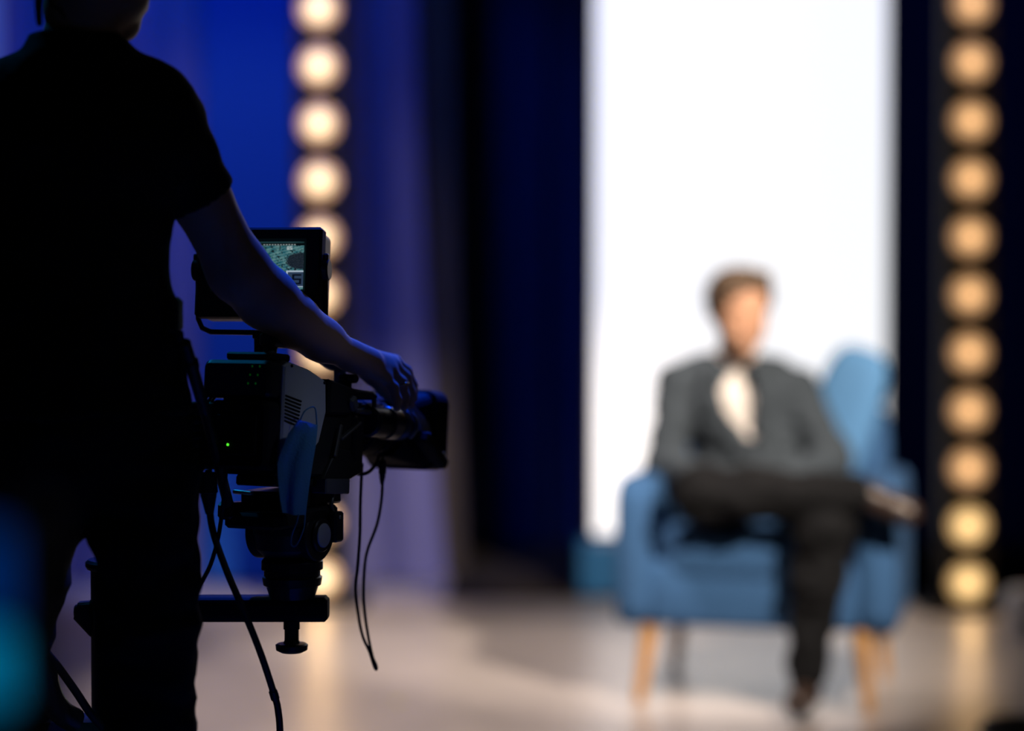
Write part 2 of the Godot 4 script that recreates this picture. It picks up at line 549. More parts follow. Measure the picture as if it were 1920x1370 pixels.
# ------------------------------------------------------------------ room and backdrop
func build_room() -> void:
	var s := mb(); cbox(s, xf(Vector3(0, -0.1, -3.6)), Vector3(12, 0.2, 13.2), 0.0); structure("floor", s, M.stage_floor)
	s = mb(); cbox(s, xf(Vector3(0, 5.1, -3.6)), Vector3(12, 0.2, 13.2), 0.0); structure("ceiling", s, M.black_wall)
	s = mb(); cbox(s, xf(Vector3(0, 2.5, -10.3)), Vector3(12, 5, 0.2), 0.0); structure("wall_back", s, M.black_wall)
	s = mb(); cbox(s, xf(Vector3(0, 2.5, 3.1)), Vector3(12, 5, 0.2), 0.0); structure("wall_front", s, M.black_wall)
	s = mb(); cbox(s, xf(Vector3(-6.1, 2.5, -3.6)), Vector3(0.2, 5, 13.6), 0.0); structure("wall_left", s, M.black_wall)
	s = mb(); cbox(s, xf(Vector3(6.1, 2.5, -3.6)), Vector3(0.2, 5, 13.6), 0.0); structure("wall_right", s, M.black_wall)

func drape(s: SurfaceTool, x0: float, x1: float, z: float, height: float, pleat: float, deep: float, flare := 0.0, seed_ := 0.0) -> void:
	# hanging cloth in soft pleats; flare widens the hem to the right
	var nu := int(absf(x1 - x0) / pleat * 10)
	var nv := 14
	var g := func(i: int, k: int, side: float):
		var u := float(i) / nu
		var v := float(k) / nv
		var x := lerpf(x0, x1 + flare * pow(1.0 - v, 3.0), u)
		var ph := u * absf(x1 - x0) / pleat * TAU + seed_
		return Vector3(x + sin(ph * 0.37) * 0.012, 0.012 + v * (height - 0.012), z + sin(ph + sin(ph * 0.31) * 0.8) * deep * (0.7 + 0.3 * (1.0 - v)) + side)
	s.set_smooth_group(1)
	for i in nu:
		for k in nv:
			var a: Vector3 = g.call(i, k, 0.0); var b: Vector3 = g.call(i + 1, k, 0.0); var c: Vector3 = g.call(i + 1, k + 1, 0.0); var d: Vector3 = g.call(i, k + 1, 0.0)
			ccw(s, a, b, c); ccw(s, a, c, d)
	s.set_smooth_group(2)
	for i in nu:
		for k in nv:
			var a: Vector3 = g.call(i, k, -0.008); var b: Vector3 = g.call(i + 1, k, -0.008); var c: Vector3 = g.call(i + 1, k + 1, -0.008); var d: Vector3 = g.call(i, k + 1, -0.008)
			ccw(s, a, c, b); ccw(s, a, d, c)
	s.set_smooth_group(-1)
	for k in nv:
		for e in [0, nu]:
			face(s, Transform3D(), [g.call(e, k, 0.0), g.call(e, k, -0.008), g.call(e, k + 1, -0.008), g.call(e, k + 1, 0.0)], Vector3(-1 if e == 0 else 1, 0, 0))
	for i in nu:
		for e in [0, nv]:
			face(s, Transform3D(), [g.call(i, e, 0.0), g.call(i + 1, e, 0.0), g.call(i + 1, e, -0.008), g.call(i, e, -0.008)], Vector3(0, -1 if e == 0 else 1, 0))

func build_backdrop() -> void:
	var s := mb()
	drape(s, -2.7, -1.19, -8.45, 4.2, 0.17, 0.03, 0.0, 1.0)
	tag(put("stage_curtain", s, M.lilac_cloth), "lilac curtain left of the saturated blue panel", "curtain", "lilac stage curtains")
	s = mb()
	drape(s, -0.86, -0.40, -8.45, 4.2, 0.16, 0.025, 0.13, 0.4)
	tag(put("stage_curtain", s, M.lilac_cloth), "lilac curtain with flaring hem between lamp strip and taupe drape", "curtain", "lilac stage curtains")
	s = mb()
	drape(s, -0.46, -0.235, -8.62, 4.2, 0.12, 0.02, 0.06, 2.0)
	tag(put("stage_drape", s, M.taupe_cloth), "narrow taupe drape between lilac curtain and dark navy curtain", "drape")
	s = mb()
	drape(s, -0.6, 4.6, -9.7, 4.3, 0.22, 0.05, 0.0, 0.0)
	tag(put("navy_curtain", s, M.navy_cloth), "wide dark navy curtain behind the glowing white panel", "curtain")
	var p := thing("blue_panel", "saturated blue flat panel behind the lamp strip by the camera", "panel", Vector3(-1.03, 0, -8.38))
	s = mb(); cbox(s, xf(Vector3(0, 2.1, 0)), Vector3(0.37, 4.16, 0.03), 0.005); put("board", s, M.blue_panel, p)
	s = mb(); bar(s, Vector3(0, 0.02, -0.35), Vector3(0, 0.02, 0.0), 0.3, 0.04); put("foot", s, M.black_matte, p)
	p = thing("white_flat", "pale flat panel at the far end of the lilac curtain", "panel", Vector3(-2.335, 0, -8.3))
	s = mb(); cbox(s, xf(Vector3(0, 2.0, 0)), Vector3(0.7, 4.0, 0.04), 0.005); put("board", s, M.white_paint, p)
	s = mb(); bar(s, Vector3(0, 0.02, 0.02), Vector3(0, 0.02, 0.3), 0.4, 0.04); put("foot", s, M.black_matte, p)
	s = mb(); cbox(s, xf(Vector3(2.15, 0.003, -9.05)), Vector3(4.8, 0.006, 2.1), 0.002)
	tag(put("carpet", s, M.carpet_cloth), "thin dark brown carpet on the floor under the glowing panel", "carpet")
	# the glowing panel and its teal plinth
	p = thing("light_panel", "tall glowing white panel behind the seated host", "light panel", Vector3(0.876, 0.206, -8.2))
	s = mb(); cbox(s, xf(Vector3(0, 1.6, -0.035)), Vector3(1.16, 3.2, 0.07), 0.006); put("frame", s, M.black_metal, p)
	s = mb(); cbox(s, xf(Vector3(0, 1.6, 0.004)), Vector3(1.12, 3.16, 0.008), 0.002); put("diffuser", s, M.panel_glow, p)
	var a := AreaLight3D.new()
	a.name = "panel_light"
	a.area_size = Vector2(1.1, 3.1)
	a.light_energy = 0.25
	a.light_color = Color(0.97, 0.98, 1.0)
	a.area_range = 12
	a.shadow_enabled = true
	a.position = Vector3(0, 1.6, 0.02)
	a.rotation.y = PI
	p.add_child(a)
	p = thing("plinth", "low teal plinth under the glowing white panel", "plinth", Vector3(0.876, 0.006, -8.2))
	s = mb(); cbox(s, xf(Vector3(0, 0.1, 0)), Vector3(1.24, 0.2, 0.3), 0.008); put("block", s, M.teal_paint, p)

func build_lamp_strips() -> void:
	var strip := 0
	for q in [[at(600, 554, 7.85), "tall strip of round warm lamps behind the video camera"], [at(1818, 554, 7.72), "tall strip of round warm lamps beside the armchair"]]:
		var t := thing("lamp_strip", q[1], "lamp strip", Vector3(q[0].x, 0, q[0].z), "lamp strips on the stage")
		var s := mb()
		cbox(s, xf(Vector3(0, 1.52, -0.05)), Vector3(0.19, 3.0, 0.09), 0.008)
		put("housing", s, M.black_matte, t)
		s = mb()
		cbox(s, xf(Vector3(0, 0.012, -0.05)), Vector3(0.34, 0.024, 0.34), 0.006)
		put("base_plate", s, M.black_metal, t)
		for i in 14:
			var tone := "warm" if strip == 0 else "yellow" if i < 2 else "dimmed"
			var y := 0.102 + 0.209 * i
			var face_out := Basis(Vector3.RIGHT, PI / 2)
			var l := mb()
			lathe(l, xf(Vector3(0, y, 0), face_out), [[0.064, -0.004], [0.079, -0.004], [0.082, 0.006], [0.078, 0.014], [0.074, 0.014], [0.066, 0.002]], 28)
			var lamp := put("lamp", l, M.black_metal, t)
			l = mb()
			lathe(l, xf(Vector3(0, y, 0), face_out), [[0.0, -0.002], [0.0735, 0.003], [0.071, 0.008], [0.05, 0.012], [0.0, 0.014]], 28, true)
			put("lamp_glass", l, M["lamp_glass_" + tone], lamp)
			l = mb()
			lathe(l, xf(Vector3(0, y, 0.0), face_out), [[0.0, 0.0125], [0.04, 0.0125], [0.036, 0.02], [0.022, 0.027], [0.0, 0.03]], 20, true)
			put("bulb", l, M["lamp_core_" + tone], lamp)
			var o := OmniLight3D.new()
			o.name = "lamp_light"
			o.light_color = Color(1.0, 0.8, 0.55)
			o.light_energy = 0.013 if strip == 0 else 0.012
			o.light_size = 0.03
			o.omni_range = 12
			o.omni_attenuation = 2
			o.shadow_enabled = true
			o.position = Vector3(0, y, 0.07)
			t.add_child(o)
		strip += 1

# ------------------------------------------------------------------ the armchair and the host
var chair_at := Vector3(0.745, 0, -6.2)
var chair_turn := deg_to_rad(-14.0)

func build_armchair() -> void:
	var t := thing("armchair", "blue upholstered armchair with tapered wooden legs", "armchair", chair_at)
	t.rotation.y = chair_turn
	var s := mb(); pillow(s, xf(Vector3(0, 0.315, 0.02)), Vector3(0.66, 0.2, 0.66), 0.22); put("seat_base", s, M.chair_cloth, t)
	s = mb(); pillow(s, xf(Vector3(0, 0.425, 0.06)), Vector3(0.56, 0.15, 0.6), 0.3); put("seat_cushion", s, M.chair_cloth, t)
	for sd in [-1, 1]:
		s = mb(); pillow(s, xf(Vector3(sd * 0.335, 0.42, 0.0)), Vector3(0.12, 0.43, 0.7), 0.28); put("armrest", s, M.chair_cloth, t)
	s = mb(); pillow(s, xf(Vector3(0, 0.53, -0.29), Basis(Vector3.RIGHT, -0.16)), Vector3(0.66, 0.66, 0.16), 0.35); put("backrest", s, M.chair_cloth, t)
	s = mb(); pillow(s, xf(Vector3(0, 0.62, -0.2), Basis(Vector3.RIGHT, -0.16)), Vector3(0.5, 0.4, 0.12), 0.4); put("back_cushion", s, M.chair_cloth, t)
	for sx in [-1, 1]:
		for sz in [-1, 1]:
			s = mb(); rod(s, Vector3(sx * 0.32, 0.0, 0.02 + sz * 0.3), Vector3(sx * 0.29, 0.25, 0.02 + sz * 0.27), 0.016, 16, 0.028); put("leg", s, M.wood, t)

func build_cushion() -> void:
	var t := thing("throw_cushion", "light blue cushion standing upright between armrest and armchair back", "cushion", at(1580, 785, 6.3))
	t.basis = Basis(Vector3.UP, deg_to_rad(-30.0)) * Basis(Vector3.RIGHT, -0.2)
	var s := mb()
	pillow(s, xf(Vector3.ZERO, Basis(Vector3.BACK, deg_to_rad(-14.0))), Vector3(0.2, 0.44, 0.1), 0.6)
	put("cover", s, M.cushion_cloth, t)

func build_host() -> void:
	var o := thing("person", "seated person in grey jacket and white shirt with legs crossed", "person", Vector3(0.7, 0, -6.1))
	var inv := -o.position
	var P := func(x, y, d): return at(x, y, d) + inv
	var skin := mb()
	var fwd := Vector3.BACK
	var pel: Vector3 = P.call(1432, 930, 6.22)
	var chest: Vector3 = P.call(1385, 770, 6.26)
	var neck: Vector3 = P.call(1380, 682, 6.24)
	var shl: Vector3 = P.call(1272, 722, 6.23)
	var shr: Vector3 = P.call(1492, 730, 6.23)
	var ell: Vector3 = P.call(1248, 872, 6.16)
	var elr: Vector3 = P.call(1560, 866, 6.12)
	var wl: Vector3 = P.call(1362, 908, 5.92)
	var wr: Vector3 = P.call(1450, 905, 5.90)
	var flatz := {"n": fwd, "f": 1.45}
	var torso := [bone(pel, pel.lerp(chest, 0.45), 0.15, 0.135, {"n": fwd, "f": 1.3}), bone(pel.lerp(chest, 0.45), chest, 0.135, 0.15, {"n": fwd, "f": 1.35}), bone(shl.lerp(shr, 0.24) - Vector3(0, 0.03, 0), shl.lerp(shr, 0.76) - Vector3(0, 0.03, 0), 0.1, 0.1, flatz), bone(chest.lerp(neck, 0.5), neck, 0.11, 0.05, flatz)]
	# legs: the standing one and the one crossed over it
	var hipr: Vector3 = P.call(1490, 950, 6.2)
	var kneer: Vector3 = P.call(1548, 985, 5.76)
	var ankr: Vector3 = P.call(1512, 1262, 5.82)
	var hipl: Vector3 = P.call(1385, 950, 6.2)
	var kneel: Vector3 = P.call(1315, 925, 5.84)
	var ankl: Vector3 = P.call(1600, 925, 5.72)
	var legs := limb([hipr, kneer, kneer.lerp(ankr, 0.35), ankr], [0.082, 0.056, 0.052, 0.036]) + limb([hipl, kneel, kneel.lerp(ankl, 0.35), ankl], [0.082, 0.056, 0.052, 0.036])
	var arms := limb([shl, ell, wl], [0.05, 0.04, 0.027]) + limb([shr, elr, wr], [0.05, 0.04, 0.027])
	net(skin, torso + legs + arms + [bone(neck - Vector3(0, 0.02, 0.0), P.call(1383, 640, 6.2), 0.056, 0.052)], 0.012, 0.03)
	var hb := Basis(Vector3.UP, deg_to_rad(14)) * Basis(Vector3.RIGHT, deg_to_rad(6))
	var hc: Vector3 = P.call(1386, 588, 6.16)
	net(skin, head_bones(hc, hb) + [bone(P.call(1383, 650, 6.2), hc - Vector3(0, 0.03, 0.02), 0.054, 0.052)], 0.0055, 0.025)
	for sd in [[wl, 1.0], [wr, -1.0]]:
		var w: Vector3 = sd[0]
		var ks := []
		var fs := []
		for i in 4:
			var kn: Vector3 = w + Vector3(sd[1] * 0.055, -0.022 + 0.012 * i, 0.055 + 0.003 * i)
			ks.append(kn)
			fs.append([kn + Vector3(sd[1] * 0.032, -0.012, 0.012), kn + Vector3(sd[1] * 0.05, -0.028, -0.002), kn + Vector3(sd[1] * 0.052, -0.038, -0.016)])
		net(skin, hand_bones(w, ks, fs, [w + Vector3(sd[1] * 0.025, 0.03, 0.03), w + Vector3(sd[1] * 0.05, 0.04, 0.05), w + Vector3(sd[1] * 0.072, 0.035, 0.06)]), 0.004, 0.006)
	put_net("body", skin, M.skin, o)
	add_face(o, hc, hb)
	var hs := mb()
	var cut := [[hc + hb * Vector3(0, 0.045, 0.058), hb * Vector3(0.12, -0.62, 0.78).normalized()]]
	net(hs, [bone(hc + hb * Vector3(0, 0.042, -0.032), hc + hb * Vector3(0, 0.048, 0.022), 0.09, 0.088, {"cuts": cut}), bone(hc + hb * Vector3(0, 0.0, -0.05), hc + hb * Vector3(0, -0.05, -0.045), 0.07, 0.045, {"cuts": cut}), bone(hc + hb * Vector3(-0.05, 0.1, 0.05), hc + hb * Vector3(0.05, 0.105, 0.055), 0.026, 0.022)], 0.006, 0.02, 0.012, 40.0, 3)
	put_net("hair", hs, M.hair, o)
	# shirt
	var sh := mb()
	var grown := []
	for b in torso:
		var c: Dictionary = b.duplicate(); c.ra += 0.008; c.rb += 0.008; grown.append(c)
	grown.append(bone(neck - Vector3(0, 0.01, 0), neck + Vector3(0, 0.025, 0.005), 0.066, 0.062))
	net(sh, grown, 0.012, 0.03, 0.006, 12.0, 5)
	put_net("shirt", sh, M.white_cloth, o)
	# jacket: open in a long wedge over the shirt
	var jk := mb()
	var big := []
	for b in torso.slice(0, 3):
		var c: Dictionary = b.duplicate(); c.ra += 0.02; c.rb += 0.02; big.append(c)
	for b in limb([shl, ell, wl.lerp(ell, 0.12)], [0.066, 0.056, 0.042]) + limb([shr, elr, wr.lerp(elr, 0.12)], [0.066, 0.056, 0.042]): big.append(b)
	big.append(bone(shl.lerp(neck, 0.55) + Vector3(0, 0.008, 0), shl, 0.05, 0.055))
	big.append(bone(shr.lerp(neck, 0.55) + Vector3(0, 0.008, 0), shr, 0.05, 0.055))
	big.append(bone(P.call(1374, 655, 6.1), P.call(1385, 745, 6.09), 0.072, 0.075, {"carve": true}))
	big.append(bone(P.call(1385, 745, 6.09), P.call(1425, 852, 6.08), 0.075, 0.034, {"carve": true}))
	net(jk, big, 0.011, 0.03, 0.01, 10.0, 7)
	var jacket := put_net("jacket", jk, M.jacket_cloth, o)
	for sd in [-1, 1]:
		var lp := mb()
		var x0: float = 1374.0 + sd * 36.0
		tube(lp, spline([P.call(x0, 676, 6.13), P.call(1382 + sd * 48.0, 740, 6.08), P.call(1418 + sd * 14.0, 838, 6.07)], 6), 0.012, 8, 0.008)
		put("lapel", lp, M.jacket_cloth, jacket)
	var tr := mb()
	net(tr, limb([hipr, kneer, kneer.lerp(ankr, 0.35), ankr], [0.1, 0.074, 0.068, 0.056]) + limb([hipl, kneel, kneel.lerp(ankl, 0.35), ankl], [0.1, 0.074, 0.068, 0.054]) + [bone(hipl.lerp(hipr, 0.2), hipl.lerp(hipr, 0.8), 0.14, 0.14, {"n": fwd, "f": 1.15})], 0.012, 0.04, 0.012, 10.0, 8)
	put_net("trousers", tr, M.host_trouser, o)
	for q in [[ankr, P.call(1495, 1318, 5.66), Vector3(0, -0.055, 0.0)], [ankl, P.call(1702, 962, 5.7), Vector3(0.045, -0.01, 0.0)]]:
		var sk := mb()
		var heel: Vector3 = q[0] + q[2]
		net(sk, [bone(q[0], heel, 0.04, 0.036), bone(heel, q[1], 0.037, 0.03), bone(heel.lerp(q[1], 0.6), q[1], 0.038, 0.032)], 0.008, 0.02)
		put_net("shoe", sk, M.shoe_leather, o)

# ------------------------------------------------------------------ the camera operator
func build_operator() -> void:
	var o := thing("person", "camera operator in black T-shirt and trousers seen from behind", "person", Vector3(-0.6, 0, -3.0))
	var inv := -o.position
	var P := func(x, y, d): return at(x, y, d) + inv
	var back := Vector3.BACK
	var pel: Vector3 = P.call(172, 785, 3.0)
	var waist: Vector3 = P.call(160, 600, 3.0)
	var ribs: Vector3 = P.call(150, 430, 2.99)
	var chest: Vector3 = P.call(155, 290, 2.99)
	var neck: Vector3 = P.call(150, 110, 2.99)
	var shr: Vector3 = P.call(304, 236, 2.99)
	var shl: Vector3 = P.call(-18, 222, 2.99)
	var elb: Vector3 = P.call(448, 508, 3.1)
	var wrist: Vector3 = P.call(652, 664, 3.29)
	var ell: Vector3 = P.call(-95, 520, 3.04)
	var wl: Vector3 = P.call(40, 690, 3.22)
	var fl := {"n": back, "f": 1.35}
	var torso := [bone(pel, P.call(166, 740, 3.0), 0.127, 0.122, {"n": back, "f": 1.25}), bone(P.call(166, 740, 3.0), waist, 0.122, 0.112, {"n": back, "f": 1.2}), bone(waist, ribs, 0.112, 0.107, {"n": back, "f": 1.25}), bone(ribs, chest, 0.107, 0.133, fl), bone(P.call(80, 250, 2.99), P.call(235, 250, 2.99), 0.1, 0.1, fl),
		bone(P.call(150, 150, 2.99), shr.lerp(neck, 0.2), 0.055, 0.052), bone(P.call(150, 150, 2.99), shl.lerp(neck, 0.2), 0.055, 0.052)]
	var hr: Vector3 = P.call(272, 900, 3.0)
	var hl: Vector3 = P.call(72, 900, 3.02)
	var kr: Vector3 = P.call(282, 1470, 2.98)
	var kl: Vector3 = P.call(-95, 1470, 3.0)
	var ar: Vector3 = P.call(280, 1985, 3.02)
	var al: Vector3 = P.call(-135, 1985, 3.05)
	var legs := limb([hr, kr, kr.lerp(ar, 0.35), ar], [0.072, 0.052, 0.05, 0.036]) + limb([hl, kl, kl.lerp(al, 0.35), al], [0.072, 0.052, 0.05, 0.036])
	var arm := limb([shr, shr.lerp(elb, 0.5), elb], [0.055, 0.043, 0.041], {"k": 0.012}) + limb([elb, P.call(500, 560, 3.15), P.call(550, 601, 3.2), P.call(602, 636, 3.245), wrist], [0.041, 0.0405, 0.035, 0.0285, 0.0235], {"k": 0.03})
	var arm_l := limb([shl, ell, wl], [0.055, 0.04, 0.026])
	var skin := mb()
	net(skin, torso + legs + arm + arm_l + [bone(neck, P.call(166, -40, 2.98), 0.054, 0.05)], 0.009, 0.03)
	# head turned to the right, towards the stage
	var hb := Basis(Vector3.UP, deg_to_rad(136)) * Basis(Vector3.RIGHT, deg_to_rad(8))
	var hc: Vector3 = P.call(166, -90, 2.97)
	net(skin, head_bones(hc, hb) + [bone(P.call(155, 20, 2.98), hc - Vector3(0, 0.03, 0), 0.054, 0.054)], 0.005, 0.022)
	# right hand resting on the lens
	var ks := [P.call(722, 708, 3.335), P.call(731, 696, 3.355), P.call(738, 686, 3.375), P.call(740, 678, 3.397)]
	var fs := [[P.call(738, 726, 3.335), P.call(744, 748, 3.333), P.call(744, 764, 3.328)],
		[P.call(752, 716, 3.36), P.call(758, 742, 3.36), P.call(757, 763, 3.355)],
		[P.call(760, 706, 3.385), P.call(769, 735, 3.388), P.call(769, 758, 3.385)],
		[P.call(762, 696, 3.41), P.call(773, 722, 3.415), P.call(775, 746, 3.412)]]
	var th := [P.call(698, 706, 3.38), P.call(722, 732, 3.41), P.call(738, 750, 3.42)]
	net(skin, hand_bones(wrist, ks, fs, th) + [bone(P.call(600, 635, 3.245), wrist, 0.0285, 0.0235), bone(wrist, wrist.lerp(ks[1], 0.5), 0.0235, 0.0225)], 0.003, 0.007)
	var lk := []
	var lf := []
	for i in 4:
		var kn: Vector3 = wl + Vector3(0.012 * i - 0.02, -0.055, -0.05)
		lk.append(kn)
		lf.append([kn + Vector3(0.0, -0.035, -0.01), kn + Vector3(0.0, -0.05, 0.012), kn + Vector3(0.0, -0.045, 0.03)])
	net(skin, hand_bones(wl, lk, lf, [wl + Vector3(0.04, -0.02, -0.02), wl + Vector3(0.05, -0.045, -0.03), wl + Vector3(0.045, -0.07, -0.035)]), 0.004, 0.006)
	put_net("body", skin, M.skin, o)
	add_face(o, hc, hb)
	var hs := mb()
	var cut := [[hc + hb * Vector3(0, 0.045, 0.05), hb * Vector3(0, -0.62, 0.78).normalized()]]
	net(hs, [bone(hc + hb * Vector3(0, 0.042, -0.032), hc + hb * Vector3(0, 0.046, 0.02), 0.087, 0.083, {"cuts": cut}), bone(hc + hb * Vector3(0, 0.0, -0.05), hc + hb * Vector3(0, -0.02, -0.045), 0.06, 0.04, {"cuts": cut})], 0.006, 0.02, 0.008, 40.0, 3)
	put_net("hair", hs, M.hair, o)
	# ring on a finger
	var rg := mb()
	var ra: Vector3 = fs[1][0]
	var rd: Vector3 = (fs[1][1] - ra).normalized()
	var rp := []
	var rb := axis_basis(rd)
	for i in 17: rp.append(ra + rd * 0.004 + (rb.x * cos(TAU * i / 16) + rb.z * sin(TAU * i / 16)) * 0.0102)
	tube(rg, rp, 0.0016, 8)
	put("ring", rg, M.gold, o)
	# T-shirt: torso and short sleeves
	var ts := mb()
	var grown := []
	var hem: Vector3 = P.call(168, 770, 3.0)
	for b in torso:
		var c: Dictionary = b.duplicate()
		c.ra += 0.010; c.rb += 0.010
		c.cuts = [[hem, Vector3.DOWN]]
		grown.append(c)
	var cuff: Vector3 = P.call(379, 371, 3.04)
	var ad := (elb - shr).normalized()
	grown.append(bone(shr, shr.lerp(elb, 0.75), 0.06, 0.046, {"k": 0.012, "cuts": [[cuff, ad]]}))
	grown.append(bone(shl, shl.lerp(ell, 0.75), 0.064, 0.052, {"cuts": [[shl.lerp(ell, 0.5), (ell - shl).normalized()]]}))
	grown.append(bone(neck - Vector3(0, 0.02, 0), P.call(150, 78, 2.99), 0.07, 0.064, {"cuts": [[P.call(150, 84, 2.99), Vector3(0.05, 1, -0.25).normalized()]]}))
	net(ts, grown, 0.009, 0.03, 0.007, 9.0, 11)
	put_net("t_shirt", ts, M.black_cloth, o)
	# trousers with creases
	var tr := mb()
	var wb := [[P.call(168, 720, 3.0), Vector3.UP]]
	net(tr, [bone(pel, P.call(166, 740, 3.0), 0.137, 0.132, {"n": back, "f": 1.25, "cuts": wb})]
		+ limb([hr, P.call(279, 1150, 2.99), kr, kr.lerp(ar, 0.35), ar], [0.08, 0.07, 0.064, 0.062, 0.056]) + limb([hl, P.call(5, 1150, 3.01), kl, kl.lerp(al, 0.35), al], [0.08, 0.074, 0.066, 0.062, 0.056]), 0.009, 0.025, 0.011, 9.0, 12)
	put_net("trousers", tr, M.trouser_cloth, o)
	for a in [ar, al]:
		var sk := mb()
		var heel: Vector3 = Vector3(a.x, 0.042, a.z + 0.02)
		var toe: Vector3 = Vector3(a.x + 0.02, 0.036, a.z - 0.19)
		net(sk, [bone(a, heel, 0.045, 0.042), bone(heel, toe, 0.042, 0.036), bone(heel.lerp(toe, 0.6), toe, 0.046, 0.036)], 0.008, 0.02)
		put_net("shoe", sk, M.black_plastic, o)
	# headset worn on the head, belt pack on the hip
	var h := thing("headset", "black headset with short cord hanging behind the operator's neck", "headset", hc + o.position)
	var s := mb()
	var arc := []
	for i in 13:
		var a := PI * i / 12
		arc.append(hb * Vector3(cos(a) * 0.094, 0.03 + sin(a) * 0.108, -0.01))
	tube(s, arc, 0.006)
	put("headband", s, M.black_plastic, h)
	for sd in [-1, 1]:
		s = mb()
		lathe(s, xf(hb * Vector3(sd * 0.078, 0.0, -0.005), axis_basis(hb.x * sd)), [[0.0, 0.0], [0.036, 0.0], [0.038, 0.01], [0.03, 0.024], [0.0, 0.026]], 20)
		put("ear_cup", s, M.black_plastic, h)
	s = mb()
	var q := func(x, y, d): return at(x, y, d) - h.position
	tube(s, spline([q.call(104, -40, 2.9), q.call(82, -30, 2.9), q.call(73, 0, 2.91), q.call(73, 30, 2.92), q.call(74, 46, 2.93)], 5), 0.0075, 10, 0.0038)
	put("boom_arm", s, M.black_plastic, h)
	s = mb()
	tube(s, spline([q.call(112, -30, 2.92), q.call(94, -4, 2.93), q.call(100, 12, 2.93), q.call(112, 18, 2.93), q.call(122, 36, 2.93)], 6), 0.0022, 8)
	put("cord", s, M.rubber, h)
	var bp := thing("belt_pack", "small black radio pack clipped to the operator's waist", "radio pack", at(330, 590, 2.98))
	s = mb(); cbox(s, xf(Vector3(-0.004, 0, 0)), Vector3(0.022, 0.05, 0.05), 0.006); put("case", s, M.black_matte, bp)
	s = mb(); rod(s, Vector3(0.003, -0.022, 0.0), Vector3(0.004, -0.036, 0), 0.0075); put("plug", s, M.rubber, bp)
	s = mb(); tube(s, spline([Vector3(0.004, -0.034, 0), Vector3(0.008, -0.07, 0), Vector3(0.0, -0.12, 0.01), Vector3(-0.02, -0.16, 0.03)], 5), 0.0025, 8); put("lead", s, M.rubber, bp)

# ------------------------------------------------------------------ video camera; local axes: x right, y up, -z towards the stage
func camera_frame() -> Transform3D:
	var b := Basis(Vector3.UP, deg_to_rad(-27.0)) * Basis(Vector3.RIGHT, deg_to_rad(-5.0))
	return Transform3D(b, at(462, 895, 3.12))

func ring_arc(c: Vector3, u: Vector3, v: Vector3, r: float, n := 16, a0 := 0.0, a1 := TAU) -> Array:
	var out := []
	for i in n + 1: out.append(c + (u * cos(lerpf(a0, a1, float(i) / n)) + v * sin(lerpf(a0, a1, float(i) / n))) * r)
	return out

